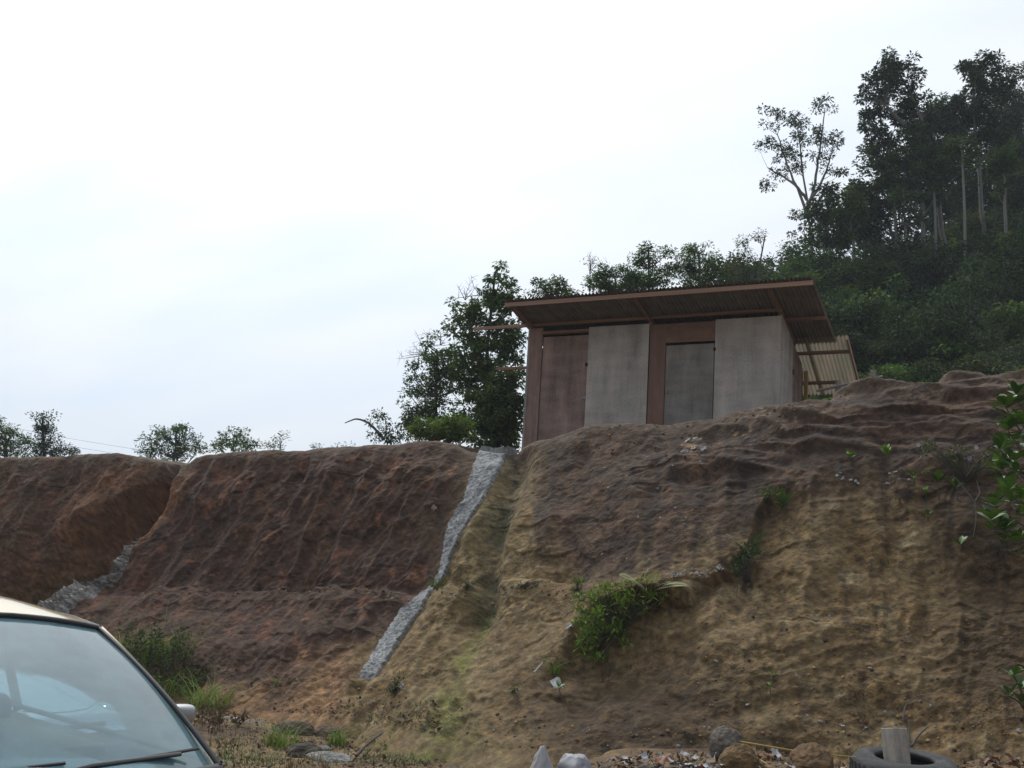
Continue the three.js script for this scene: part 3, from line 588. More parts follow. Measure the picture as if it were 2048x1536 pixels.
    const mg = mesh('mirror_glass', new THREE.CircleGeometry(0.06, 20), M.chrome, mir); mg.scale.set(1.6, 1, 1); mg.rotation.y = -Math.PI / 2; mg.position.x = -0.036;
    const arm = mesh('mirror_arm', new RoundedBoxGeometry(0.07, 0.035, 0.12, 2, 0.012), M.trim, car); arm.position.set(0.40, 0.985, s * 0.74);
    // headlamp, indicator, tail lamp
    const hl = new THREE.SphereGeometry(1, 20, 12), hp = hl.attributes.position; for (let k = 0; k < hp.count; k++) { const x = hp.getX(k), y = hp.getY(k), z = hp.getZ(k); hp.setXYZ(k, x * 0.19 * (1 - 0.12 * y), y * 0.085 * (1 + 0.35 * x), z * 0.10); } hl.computeVertexNormals();
    const lamp = mesh('headlight', hl, M.lampGlass, car); lamp.position.set(1.90, 0.64, s * 0.565); lamp.scale.setScalar(1.25); lamp.rotation.set(0, s * 0.62, -0.12);
    const am = mesh('indicator', new THREE.SphereGeometry(1, 14, 10), M.amber, lamp); am.scale.set(0.055, 0.055, 0.045); am.position.set(-0.09, -0.01, s * 0.066);
    const tl = mesh('tail_lamp', new RoundedBoxGeometry(0.06, 0.17, 0.3, 2, 0.025), M.redLamp, car); tl.position.set(-2.22, 0.74, s * 0.5); tl.rotation.y = -s * 0.25;
    // side moulding and sill
    edge('side_moulding', steps(-1.9, 24, 1.85).map(x => { const nose = sst(1.0, 2.2, x), tail = sst(-1.5, -2.28, x); return V(x, 0.50, s * (0.84 - 0.22 * Math.pow(nose, 2.2) - 0.16 * Math.pow(tail, 2))); }).filter(p => Math.abs(p.x - 1.33) > 0.28 && Math.abs(p.x + 1.25) > 0.28 ? true : true), 0.018, M.chrome);
    for (const wx of [1.33, -1.25]) {
      const wheel = new THREE.Group(); wheel.name = 'wheel'; wheel.position.set(wx, 0.30, s * 0.72); car.add(wheel);
      const tp = [[0.19, -0.085], [0.27, -0.095], [0.295, -0.075], [0.302, 0], [0.295, 0.075], [0.27, 0.095], [0.19, 0.085]].map(([r, y]) => new THREE.Vector2(r, y));
      const ty = mesh('tyre', new THREE.LatheGeometry(tp, 32), M.rubber, wheel); ty.rotation.x = Math.PI / 2;
      const rp = [[0.001, 0.03], [0.06, 0.045], [0.15, 0.035], [0.185, 0.07], [0.195, 0.08], [0.195, -0.08]].map(([r, y]) => new THREE.Vector2(r, y));
      const rm = mesh('rim', new THREE.LatheGeometry(rp, 28), M.alloy, wheel); rm.rotation.x = s * Math.PI / 2;
    }
  }
  // front and rear bumper strips, grille, bonnet seam
  const nosePts = Array.from({ length: 17 }, (_, i) => { const t = i / 16 * 2 - 1; return V(1.86 + 0.33 * (1 - Math.pow(Math.abs(t), 2.6)), 0.46, 0.72 * t); });
  edge('bumper_strip', nosePts, 0.02, M.trim);
  const nz = nosePts.map(p => p.clone().add(V(0.012, 0.022, 0))); edge('bumper_strip', nz, 0.007, M.chrome);
  const gr = mesh('grille', new RoundedBoxGeometry(0.05, 0.10, 0.66, 2, 0.02), M.trim, car); gr.position.set(2.13, 0.6, 0);
  edge('bonnet_seam', [V(0.95, 0.925, -0.66), V(1.3, 0.90, -0.645), V(1.65, 0.84, -0.60), V(1.95, 0.765, -0.47), V(2.07, 0.735, -0.2), V(2.09, 0.73, 0), V(2.07, 0.735, 0.2), V(1.95, 0.765, 0.47), V(1.65, 0.84, 0.60), V(1.3, 0.90, 0.645), V(0.95, 0.925, 0.66)], 0.004, M.trim);
  // cabin: dashboard, seats, wheel
  const dash = mesh('dashboard', new RoundedBoxGeometry(0.5, 0.22, 1.3, 3, 0.08), M.cabin, car); dash.position.set(0.42, 0.83, 0);
  for (const s of [-1, 1]) {
    const seat = mesh('seat', new RoundedBoxGeometry(0.14, 0.55, 0.46, 3, 0.06), M.cabin, car); seat.position.set(-0.75, 0.76, s * 0.35); seat.rotation.z = 0.18;
    const hr = mesh('head_rest', new RoundedBoxGeometry(0.09, 0.16, 0.24, 3, 0.04), M.cabin, seat); hr.position.set(0, 0.37, 0);
  }
  const rv = mesh('rear_view_mirror', new RoundedBoxGeometry(0.03, 0.065, 0.22, 2, 0.014), M.trim, car); rv.position.set(0.02, 1.32, 0);
  // wipers lying at the foot of the screen
  const wz = (z0, z1) => { const a = V(0.80 + 0.2 * (1 - (z0 / 0.68) ** 2), 0.935, z0), b = V(0.72 + 0.2 * (1 - (z1 / 0.68) ** 2), 0.985, z1); const o = mesh('wiper', new GB().tube([a, a.clone().lerp(b, 0.5).add(V(0, 0.02, 0)), b], [0.011, 0.010, 0.008], 6).geo(), M.trim, car); const bl = mesh('wiper_blade', new GB().tube([a.clone().lerp(b, 0.35).add(V(-0.03, 0.012, 0)), b.clone().add(V(-0.03, 0.01, z1 < z0 ? -0.09 : 0.09))], [0.008, 0.006], 5).geo(), M.rubber, o); return bl; };
  wz(0.25, -0.50); wz(0.62, 0.05);
  return car;
}
{
  const cream = paint(0.78, 0.60, 0.30, 0.1), silver = paint(0.62, 0.66, 0.68, 0.35), grey = paint(0.32, 0.32, 0.33, 0.4);
  const c1 = makeCar('parked_car', 'cream car with a dusty windscreen cut off by the left edge', cream, cream, M.dustyGlass, grey);
  const phi = -42.9 * Math.PI / 180; c1.rotation.y = phi;
  const corner = at(428, 1513, 4.31), loc = V(0.75, 0.93, -0.68).applyAxisAngle(V(0, 1, 0), phi).multiplyScalar(1.03); c1.scale.setScalar(1.03); c1.position.set(corner.x - loc.x, 0, corner.z - loc.z);
  const c2 = makeCar('parked_car', 'silver car seen through the windscreen of the cream car', silver, silver, M.glass, silver);
  const ph2 = -20 * Math.PI / 180; c2.rotation.y = ph2;
  const nose = at(110, 1440, 7.6), l2 = V(2.15, 0.6, 0.2).applyAxisAngle(V(0, 1, 0), ph2); c2.position.set(nose.x - l2.x, -0.05, nose.z - l2.z);
}

// ---------------------------------------------------------------- trees and bushes
const GREEN = { dark: [0.038, 0.080, 0.024], mid: [0.072, 0.140, 0.032], bright: [0.12, 0.225, 0.040], olive: [0.075, 0.11, 0.03], yellow: [0.125, 0.2, 0.035], blue: [0.036, 0.07, 0.03], grey: [0.05, 0.082, 0.032] };
const vary = (c, k = 0.3) => { const a = 1 + rr(-k, k), y = rr(-0.12, 0.25); return [c[0] * a * (1 + y), c[1] * a, c[2] * a * (1 - y * 0.6)]; };
const dirRnd = (up = 0) => { const v = V(rr(-1, 1), rr(-1, 1) + up, rr(-1, 1)); return v.lengthSq() < 1e-4 ? V(0, 1, 0) : v.normalize(); };
function clump(gb, c, r, n, L, W, col, flat = 0.75, droop = 0.1) {
  n = Math.round(n * 2.5); L *= 0.78; W *= 0.8; r *= 0.86; flat *= 0.78; const tone = rr(0.62, 1.45), warm = rr(-0.15, 0.3); col = [col[0] * tone * (1 + warm), col[1] * tone, col[2] * tone];
  for (let i = 0; i < n; i++) {
    const o = dirRnd(); const d = r * Math.pow(rnd(), 0.45); const p = V(c.x + o.x * d, c.y + o.y * d * flat, c.z + o.z * d);
    const dir = V(o.x + rr(-0.7, 0.7), o.y * 0.5 + rr(-0.6, 0.5) - droop, o.z + rr(-0.7, 0.7)).normalize(), nor = dirRnd(1.1);
    const side = V().crossVectors(dir, nor).normalize(); nor.crossVectors(side, dir);
    const s = rr(0.7, 1.25); gb.leaf(p, dir, side, nor, L * s, W * s, vary(col));
  }
}
// lobes: [bearing, reading, half-width, half-height] in the survey frame at distance D; trunk: bearing, reading of the foot
function makeTree(name, label, cat, o) {
  reseed(o.seed); const k = o.D / FOCAL, foot = at(o.foot[0], o.foot[1], o.D), soil = hillY(foot.x, foot.z) - 0.15, drop = Math.max(0, foot.y - soil); foot.y -= drop;
  const t = thing(name, foot, label, cat, o.group);
  const wood = new GB(), crown = new GB(), loc = (h, v, dz = 0) => at(h, v, o.D + dz).sub(foot);
  const trunks = o.trunks || [[[o.foot[0], o.foot[1]], [o.lobes[0][0], o.lobes[0][1]]]];
  const axes = trunks.map(tr => {
    const pts = tr.map(([h, v], i) => loc(h, v, i ? rr(-0.2, 0.2) * (o.spread || 1) : 0)); if (tr === trunks[0] && drop > 0.05) pts.unshift(V()); const cv = new THREE.CatmullRomCurve3(pts), n = 12, ps = cv.getPoints(n);
    ps.forEach((p, i) => { if (i && i < n) { p.x += rr(-1, 1) * 0.02 * o.D / 25; p.z += rr(-1, 1) * 0.02 * o.D / 25; } });
    const r0 = (o.r || 0.1); wood.tube(ps, ps.map((_, i) => r0 * mix(1, 0.28, i / n)), 8); return ps;
  });
  const cs = o.clump || 15, per = o.per || 22, L = o.leaf || 0.13;
  for (const [h, v, rx0, ry0, dens = 1, colr] of o.lobes) {
    const rx = rx0 * (o.grow || 1), ry = ry0 * (o.grow || 1);
    const c = loc(h, v, rr(-0.5, 0.5) * rx * k), n = Math.max(3, Math.round(dens * 2.3 * (o.dens || 1) * rx * ry / (cs * cs)));
    for (let i = 0; i < n; i++) {
      const d = dirRnd(), q = Math.pow(rnd(), 0.4); const p = V(c.x + d.x * q * rx * k, c.y + d.y * q * ry * k, c.z + d.z * q * rx * k * 0.9);
      // a limb from the nearest trunk, leaving it lower down
      let best = null, bd = 1e9; for (const ps of axes) for (let j = 2; j < ps.length; j++) { const e = ps[j], dd = Math.hypot(e.x - p.x, e.z - p.z) * 1.0 + Math.abs(p.y - e.y - Math.hypot(e.x - p.x, e.z - p.z) * 0.7) * 1.2; if (dd < bd) { bd = dd; best = e; } }
      if (rnd() < (o.limbs ?? 0.6)) { const m = best.clone().lerp(p, 0.5); m.y -= best.distanceTo(p) * 0.08; m.x += rr(-0.06, 0.06); const lr = (o.limbR || 0.022) * rr(0.7, 1.2); wood.tube([best, m, p], [lr, lr * 0.7, lr * 0.25], 4); }
      clump(crown, p, cs * k * rr(0.75, 1.3), Math.round(per * rr(0.6, 1.3)), L, L * (o.slim || 0.42), colr || o.col, o.flat || 0.8, o.droop || 0.12);
    }
  }
  for (const [h, v, len, n] of o.twigs || []) { const b = loc(h, v); for (let i = 0; i < n; i++) { const d = dirRnd(0.8); const e = b.clone().addScaledVector(d, len * k * rr(0.6, 1)); const m = b.clone().lerp(e, 0.5).add(dirRnd().multiplyScalar(len * k * 0.08)); wood.tube([b, m, e], [0.012, 0.008, 0.003], 3); for (let q = 0; q < 4; q++) { const s = m.clone().lerp(e, rnd()); wood.tube([s, s.clone().addScaledVector(dirRnd(0.6), len * k * 0.3)], [0.005, 0.002], 3); } } }
  mesh(o.wood || 'trunk', wood.geo(), o.bark || M.bark, t); mesh('crown', crown.geo(), o.mat || M.leaf, t); return t;
}
const T = (label, o) => makeTree(o.name || 'broadleaf_tree', label, o.cat || 'tree', o);
// far left, beyond the terrace
T('tree with a rounded crown at the far left edge of the rim', { seed: 1, D: 42, foot: [15, 1010], lobes: [[10, 870, 40, 46], [-40, 890, 50, 60], [35, 895, 36, 30]], col: GREEN.mid, r: 0.12, group: 'trees beyond the left rim', dens: 1.9 });
T('slender tree with a tall top, second from the left edge', { seed: 2, D: 40, foot: [95, 1010], lobes: [[85, 838, 24, 30], [92, 880, 34, 26], [110, 900, 46, 18], [70, 905, 30, 18], [140, 906, 16, 8]], col: GREEN.blue, r: 0.11, group: 'trees beyond the left rim', dens: 1.9 });
T('leafy tree above the gully notch', { seed: 3, D: 37, foot: [345, 1000], lobes: [[352, 865, 26, 24], [318, 878, 30, 26], [300, 895, 24, 20], [375, 888, 28, 26], [340, 905, 40, 26], [395, 900, 16, 12]], col: GREEN.mid, r: 0.1, group: 'trees beyond the left rim', dens: 1.8 });
T('low rounded tree right of the gully notch', { seed: 4, D: 36, foot: [465, 990], lobes: [[468, 874, 30, 18], [440, 886, 24, 14], [490, 888, 22, 14], [465, 898, 40, 12]], col: GREEN.mid, r: 0.08, group: 'trees beyond the left rim', dens: 1.8 });
T('thin sparse sapling on the left rim', { seed: 5, D: 34, foot: [556, 980], lobes: [[560, 876, 26, 16, 0.6], [535, 890, 16, 8, 0.6], [550, 892, 24, 8, 0.6]], col: GREEN.grey, r: 0.04, limbR: 0.012, leaf: 0.1, per: 14, group: 'trees beyond the left rim' });
T('tiny shrub tips showing over the rim left of the shed', { seed: 6, D: 31, name: 'rim_shrub', cat: 'shrub', foot: [690, 940], lobes: [[690, 892, 18, 6, 0.7], [632, 897, 8, 4, 0.7]], col: GREEN.olive, r: 0.03, per: 14, leaf: 0.09 });
// group left of the shed
T('shrub with one long bare branch reaching left', { seed: 7, D: 25, foot: [775, 930], lobes: [[772, 838, 30, 18, 0.9], [765, 865, 30, 20], [785, 880, 28, 14]], col: GREEN.dark, r: 0.04, trunks: [[[775, 930], [770, 835]], [[768, 880], [742, 850], [715, 838], [690, 846]]], leaf: 0.1, group: 'trees left of the shed' });
T('grey-twigged tree at the left of the tall group', { seed: 8, D: 27, foot: [868, 950], lobes: [[875, 705, 40, 34, 0.8], [845, 745, 36, 44, 0.8], [885, 760, 46, 46, 0.9], [845, 815, 46, 44], [832, 850, 34, 34], [895, 830, 46, 46], [910, 720, 40, 50, 0.8]], twigs: [[850, 710, 60, 9], [835, 730, 40, 6], [880, 690, 40, 6]], col: [0.085, 0.145, 0.045], r: 0.09, leaf: 0.12, group: 'trees left of the shed', dens: 1.05, grow: 1.14 });
T('tall leafy tree with a pointed top beside the shed', { seed: 9, D: 26, foot: [985, 950], lobes: [[992, 545, 20, 26], [1000, 580, 36, 24], [985, 615, 42, 30], [1010, 600, 36, 26], [935, 620, 36, 28], [960, 655, 60, 36], [1010, 660, 40, 44], [930, 690, 46, 36], [985, 720, 60, 40], [940, 760, 50, 46], [1010, 790, 40, 50], [970, 830, 60, 50], [1025, 690, 26, 40]], twigs: [[960, 590, 60, 6], [930, 600, 50, 5]], trunks: [[[985, 950], [985, 800], [975, 700], [990, 545]], [[985, 800], [950, 700], [935, 620]]], col: [0.085, 0.155, 0.04], r: 0.10, leaf: 0.15, group: 'trees left of the shed', dens: 0.95, grow: 1.12 });
T('dense dark tree close to the shed wall', { seed: 10, D: 24.5, foot: [1010, 940], lobes: [[1010, 760, 40, 36], [985, 810, 46, 40], [1025, 830, 30, 50], [980, 860, 50, 40], [1010, 880, 40, 24]], col: [0.07, 0.13, 0.034], r: 0.08, leaf: 0.14, group: 'trees left of the shed', dens: 1.4, grow: 1.12 });
T('bright yellow-green bush at the foot of the trees', { seed: 11, name: 'leafy_bush', cat: 'bush', D: 23, foot: [880, 935], lobes: [[860, 855, 38, 20], [905, 850, 40, 24], [835, 868, 24, 14], [880, 872, 46, 16], [920, 872, 30, 14]], col: GREEN.yellow, r: 0.04, leaf: 0.11, dens: 2.2 });
// behind the shed roof
T('low dark tree top at the left end of the roof', { seed: 12, D: 33, foot: [1110, 720], lobes: [[1090, 572, 28, 16], [1130, 570, 34, 16], [1110, 590, 46, 16], [1065, 585, 16, 10]], col: GREEN.mid, r: 0.08, dens: 1.8, group: 'trees behind the roof' });
T('thin twiggy sapling poking up behind the roof', { seed: 13, D: 34, foot: [1178, 700], lobes: [[1182, 520, 20, 20, 0.45], [1170, 548, 18, 18, 0.45]], twigs: [[1180, 540, 50, 8]], col: GREEN.grey, r: 0.03, limbR: 0.01, leaf: 0.1, per: 10, group: 'trees behind the roof' });
T('rounded dark tree behind the middle of the roof', { seed: 14, D: 33, foot: [1235, 720], lobes: [[1230, 555, 46, 26], [1200, 570, 36, 20], [1262, 560, 30, 30], [1235, 585, 60, 22]], col: GREEN.mid, r: 0.1, dens: 2.2, group: 'trees behind the roof' });
T('tree with a knobbly pointed top behind the roof', { seed: 15, D: 34, foot: [1305, 720], lobes: [[1297, 502, 20, 18], [1335, 510, 12, 16], [1290, 530, 34, 26], [1325, 545, 34, 28], [1300, 570, 50, 26]], col: GREEN.mid, r: 0.1, dens: 2.0, group: 'trees behind the roof' });
T('full bright-leaved tree behind the roof right of its middle', { seed: 16, D: 34, foot: [1400, 720], lobes: [[1398, 508, 36, 22], [1370, 530, 28, 28], [1425, 530, 24, 28], [1400, 550, 46, 30], [1385, 575, 40, 20]], col: [0.09, 0.17, 0.036], r: 0.1, dens: 2.0, group: 'trees behind the roof' });
T('feathery grey-green tree on the skyline left of the tall thin one', { seed: 17, D: 44, foot: [1505, 640], lobes: [[1530, 472, 22, 14, 0.8], [1510, 492, 36, 20, 0.8], [1500, 520, 36, 22, 0.9], [1490, 545, 28, 20, 0.9], [1530, 540, 30, 20]], col: GREEN.grey, r: 0.1, leaf: 0.17, slim: 0.3, per: 22 });
// tall trees on the hill
T('tall thin tree with many forked stems and open crown', { seed: 18, D: 50, foot: [1625, 520], r: 0.085, limbR: 0.02, trunks: [[[1625, 520], [1618, 440], [1612, 380], [1600, 300], [1595, 250]], [[1618, 440], [1600, 390], [1575, 330], [1555, 270]], [[1616, 420], [1632, 350], [1640, 290], [1650, 220]], [[1614, 400], [1590, 370], [1560, 350], [1535, 335]], [[1616, 410], [1650, 350], [1665, 300]]], dens: 1.4, lobes: [[1545, 235, 26, 24, 0.8], [1535, 285, 24, 18, 0.8], [1600, 235, 30, 22, 0.8], [1650, 212, 28, 16, 0.8], [1620, 270, 40, 26, 0.8], [1570, 300, 36, 26, 0.8], [1660, 270, 22, 30, 0.7], [1640, 320, 30, 20, 0.7], [1555, 340, 30, 12, 0.6], [1590, 330, 30, 18, 0.7], [1535, 372, 14, 8, 0.7], [1675, 345, 20, 10, 0.7], [1610, 420, 36, 14, 0.6], [1600, 460, 30, 14, 0.5]], col: GREEN.grey, leaf: 0.2, per: 24, bark: M.paleBark });
const hillT = (label, o) => T(label, { D: 52, group: 'tall trees on the hill', leaf: 0.25, clump: 14, r: 0.15, limbR: 0.03, bark: M.paleBark, col: [0.05, 0.098, 0.03], dens: (o.D || 52) > 50 ? 1.6 : 1.2, ...o, lobes: o.lobes.map(([h, v, a, b, d, c]) => [h, v, a * 1.2, b * 1.25, d, c]) });
hillT('tallest tree with a broad domed crown on the hill', { seed: 20, D: 46.5, foot: [1905, 560], trunks: [[[1905, 560], [1885, 470], [1868, 330], [1850, 250], [1800, 150]], [[1858, 290], [1800, 240], [1770, 210]], [[1866, 320], [1800, 300], [1750, 330]]], lobes: [[1785, 125, 36, 18], [1765, 150, 40, 22], [1805, 160, 46, 24], [1750, 190, 40, 20], [1810, 205, 50, 30], [1745, 225, 34, 16], [1840, 240, 50, 34], [1775, 270, 40, 20, 0.8], [1735, 270, 26, 16, 0.7], [1740, 300, 30, 14, 0.7], [1870, 290, 50, 36], [1760, 330, 40, 20, 0.6]], col: GREEN.blue });
hillT('tall tree with a small square top near the right edge', { seed: 21, D: 47, foot: [1975, 540], trunks: [[[1975, 540], [1965, 420], [1952, 280], [1945, 160]]], lobes: [[1945, 130, 34, 22], [1985, 130, 24, 18], [1950, 165, 36, 24], [1985, 190, 36, 30], [1930, 215, 40, 24], [1965, 240, 46, 30], [1910, 250, 30, 20], [1990, 290, 44, 40]], col: GREEN.blue });
hillT('loose tree crown at the top right corner of the wood', { seed: 22, D: 60, foot: [2040, 560], trunks: [[[2040, 560], [2030, 300], [2030, 160]]], lobes: [[2030, 150, 26, 24, 0.7], [2050, 190, 36, 40, 0.8], [2020, 240, 30, 36, 0.7], [2045, 300, 40, 50]], col: GREEN.grey });
hillT('tree with a straight grey trunk left of the tallest one', { seed: 23, D: 45.5, foot: [1858, 590], trunks: [[[1858, 590], [1848, 480], [1840, 330], [1830, 260]]], lobes: [[1830, 285, 40, 30], [1800, 330, 36, 30], [1850, 340, 40, 34], [1815, 380, 30, 24], [1870, 390, 30, 30, 0.7]] });
hillT('dark bushy tree below the tallest crown', { seed: 24, D: 47, foot: [1800, 600], trunks: [[[1800, 600], [1795, 480], [1785, 360]], [[1795, 500], [1775, 440]]], lobes: [[1770, 320, 40, 30], [1780, 370, 44, 30], [1730, 400, 34, 30], [1760, 420, 36, 24], [1720, 450, 40, 30, 0.9], [1800, 450, 30, 16, 0.6]], r: 0.12 });
hillT('short dark tree right of the thin forked one', { seed: 25, D: 46, foot: [1660, 580], lobes: [[1655, 390, 26, 22], [1640, 425, 34, 24], [1665, 450, 40, 28], [1650, 480, 36, 18, 0.8]], r: 0.11 });
hillT('leaning dark tree in the middle of the wood', { seed: 26, D: 48, foot: [1730, 590], lobes: [[1725, 385, 30, 26], [1700, 420, 34, 28], [1735, 450, 44, 34], [1700, 475, 40, 26], [1755, 495, 34, 26]], r: 0.12 });
hillT('dense dark tree between the two tallest ones', { seed: 27, D: 58, foot: [1915, 560], lobes: [[1890, 215, 40, 22], [1910, 260, 40, 30], [1885, 320, 40, 36], [1925, 350, 44, 40], [1900, 420, 40, 40], [1935, 450, 34, 40]] });
hillT('dark tree crowding the right edge of the wood', { seed: 28, D: 56, foot: [2030, 600], lobes: [[2020, 330, 40, 40], [2050, 380, 50, 50], [1995, 400, 40, 40], [2020, 460, 50, 50], [1975, 470, 34, 36], [2060, 260, 40, 40]] });
hillT('deep green tree at the heart of the wood', { seed: 29, D: 57, foot: [1950, 590], lobes: [[1955, 360, 36, 34], [1925, 400, 30, 34], [1960, 430, 40, 36], [1920, 490, 44, 36], [1970, 500, 40, 30]] });
hillT('slim dark tree with a bare lower trunk', { seed: 30, D: 44.5, foot: [1822, 600], trunks: [[[1822, 600], [1812, 480], [1806, 380]]], lobes: [[1806, 400, 22, 26, 0.8], [1820, 430, 24, 20, 0.7], [1830, 510, 26, 20, 0.7]], r: 0.10 });
hillT('broad dark crown right of the tallest tree', { seed: 31, D: 55, foot: [1890, 590], lobes: [[1865, 230, 34, 24], [1890, 250, 34, 26], [1850, 300, 40, 34], [1880, 350, 44, 40], [1840, 400, 36, 34], [1885, 430, 44, 40], [1850, 480, 44, 40]], col: [0.03, 0.068, 0.024] });
hillT('full dark crown between the small square top and the right edge', { seed: 32, D: 57, foot: [2010, 590], lobes: [[2000, 190, 34, 30], [2025, 230, 34, 40], [1990, 260, 40, 40], [2020, 320, 50, 50], [1985, 370, 44, 44], [2035, 420, 44, 50], [2000, 480, 50, 44]], col: [0.032, 0.07, 0.028] });
hillT('round-topped tree halfway up the slope right of the roof', { seed: 33, D: 44, foot: [1745, 660], lobes: [[1740, 525, 36, 28], [1715, 550, 36, 28], [1765, 555, 38, 30], [1740, 590, 52, 32]], col: GREEN.mid, r: 0.08, leaf: 0.2 });
hillT('bushy tree on the slope below the slim dark one', { seed: 34, D: 43, foot: [1850, 650], lobes: [[1845, 525, 36, 26], [1820, 555, 36, 28], [1875, 560, 38, 30], [1845, 595, 52, 32]], col: GREEN.dark, r: 0.08, leaf: 0.2 });
hillT('dark bushy tree on the slope near the right edge', { seed: 35, D: 42, foot: [1960, 650], lobes: [[1950, 510, 40, 34], [1925, 545, 40, 34], [1985, 550, 42, 36], [1955, 600, 60, 40]], col: [0.032, 0.066, 0.022], r: 0.09, leaf: 0.2 });
hillT('dark bushy tree on the slope cut by the right edge', { seed: 36, D: 41, foot: [2045, 660], lobes: [[2040, 530, 40, 36], [2015, 570, 40, 36], [2060, 590, 46, 46], [2030, 630, 50, 36]], col: [0.03, 0.062, 0.02], r: 0.09, leaf: 0.2 });
hillT('leafy tree on the slope just above the roof corner', { seed: 37, D: 45, foot: [1620, 640], lobes: [[1610, 520, 34, 22], [1640, 530, 34, 24], [1590, 545, 34, 22], [1630, 560, 48, 26]], col: GREEN.mid, r: 0.07, leaf: 0.19 });
for (const [h, top, D, sd, lab] of [[1700, 400, 45, 71, 'slim bare-trunked tree at the left of the wood'], [1788, 330, 46, 72, 'slim bare-trunked tree under the tallest crown'], [1868, 300, 45, 73, 'slim bare-trunked tree in the middle of the wood'], [1925, 290, 44, 74, 'slim bare-trunked tree right of the middle of the wood'], [2008, 310, 45, 75, 'slim bare-trunked tree near the right edge of the wood']])
  hillT(lab, { seed: sd, D, foot: [h + 12, 590], trunks: [[[h + 12, 590], [h + 5, 480], [h, top + 40], [h - 4, top]]], lobes: [[h - 2, top, 24, 20], [h + 14, top + 26, 24, 18], [h - 18, top + 34, 22, 16], [h + 6, top + 70, 18, 10, 0.6]], r: 0.10, limbs: 0.8, col: GREEN.mid });
// bushes over the hillside: a few grown once, then set out one by one
{
  const kinds = [['dark', 1.35], ['mid', 1.15], ['bright', 1.0], ['olive', 1.2], ['dark', 1.6]].map(([c, s], i) => {
    reseed(60 + i); const t = thing('hill_bush', V(), 'bush', 'bush', 'bushes on the hillside'), crown = new GB(), wood = new GB();
    for (let q = 0; q < 46; q++) { const d = dirRnd(0.25), r = Math.pow(rnd(), 0.35), p = V(d.x * r * s * 0.85, 0.95 * s + d.y * r * s * 0.85 + 0.12 * s * (i % 2) * d.y, d.z * r * s * 0.85); if (q % 3 === 0) wood.tube([V(0, -0.5, 0), V(p.x * 0.4, p.y * 0.5, p.z * 0.4), p], [0.04, 0.025, 0.008], 4); clump(crown, p, 0.30 * s * rr(0.7, 1.2), 20, 0.19, 0.085, GREEN[c]); }
    mesh('stem', wood.geo(), M.bark, t); mesh('foliage', crown.geo(), M.leaf, t); return t;
  });
  const say = ['dark green bush in the thicket on the hillside', 'mid-green bush in the thicket on the hillside', 'bright green bush in the thicket on the hillside', 'olive green bush in the thicket on the hillside', 'big dark bush in the thicket on the hillside'];
  const used = [0, 0, 0, 0, 0]; reseed(777); let made = 0;
  for (let tries = 0; tries < 3000 && made < 150; tries++) {
    const D = mix(24, 52, Math.pow(rnd(), 0.9)), h = rr(1460, 2130); const x = (h - 1024) / FOCAL * D * 1.0, z = -D;
    if (D < 30 && h < 1700) continue;
    const y = hillY(x, z), kind = D < 34 && rnd() < 0.6 ? [1, 2, 1, 3][Math.floor(rnd() * 4)] : [0, 1, 2, 3, 4, 1, 2][Math.floor(rnd() * 7)], s = rr(0.75, 1.3) * (D > 42 ? 1.15 : D < 30 ? 0.8 : 1), p = V(x, y - 0.25, z), sc = V(s * rr(0.85, 1.15), s * rr(0.8, 1.15), s * rr(0.85, 1.15));
    const where = (D < 34 ? 'at the foot of' : D < 45 ? 'halfway up' : 'under the tall trees on') + ' the wooded hill ' + (h < 1660 ? 'just above the shed roof' : h < 1790 ? 'right of the shed roof' : h < 1920 ? 'towards the right edge' : 'at the right edge');
    const lab = say[kind].replace('in the thicket on the hillside', where), g = lab.replace(' bush ', ' bushes ');
    if (!used[kind]++) { const o = kinds[kind]; o.position.copy(p); o.scale.copy(sc); o.userData.label = lab; o.userData.group = g; } else copyOf(kinds[kind], p, rr(0, 6.28), sc, lab, g);
    made++;
  }
}

// ---------------------------------------------------------------- plants on the bank
function obovate(L, W, fold, droop) {                  // broad glossy leaf, widest past the middle
  const gb = new GB(), n = 5, prof = [0.08, 0.45, 0.84, 1, 0.92, 0.34]; let pr = null;
  for (let i = 0; i <= n; i++) {
    const t = i / n, w = W / 2 * prof[i], y = -droop * L * t * t;
    const r = [gb.v(V(t * L, y + fold * w, w)), gb.v(V(t * L, y, 0)), gb.v(V(t * L, y + fold * w, -w))];
    if (pr) { gb.t(pr[0], r[0], r[1]); gb.t(pr[0], r[1], pr[1]); gb.t(pr[1], r[1], r[2]); gb.t(pr[1], r[2], pr[2]); } pr = r;
  }
  return gb.geo();
}
const leafTone = [[0.17, 0.32, 0.035], [0.10, 0.21, 0.03], [0.055, 0.12, 0.025], [0.2, 0.3, 0.04]].map(c => new THREE.MeshPhysicalMaterial({ color: new THREE.Color().setRGB(...c), roughness: 0.42, transmission: 0.25, thickness: 0, side: THREE.DoubleSide }));
const leafShape = [obovate(1, 0.50, 0.25, 0.12), obovate(1, 0.42, 0.35, 0.25), obovate(1, 0.54, 0.15, 0.05)];
const X = V(1, 0, 0);
function rosette(parent, c, n, L, up = 0.7, tones = [0, 1, 2]) {
  for (let i = 0; i < n; i++) {
    const a = i * 2.4 + rr(-0.4, 0.4), el = clamp(up + rr(-0.45, 0.5), -0.4, 1.4), d = V(Math.cos(a) * Math.cos(el), Math.sin(el), Math.sin(a) * Math.cos(el));
    const o = mesh('leaf', leafShape[Math.floor(rnd() * 3)], leafTone[tones[Math.floor(rnd() * tones.length)]], parent);
    const side = V().crossVectors(d, V(0, 1, 0)).normalize(), nn = V().crossVectors(side, d); o.quaternion.setFromRotationMatrix(new THREE.Matrix4().makeBasis(d, nn, side));
    o.position.copy(c).addScaledVector(d, 0.01); o.scale.setScalar(L * rr(0.75, 1.2));
  }
}
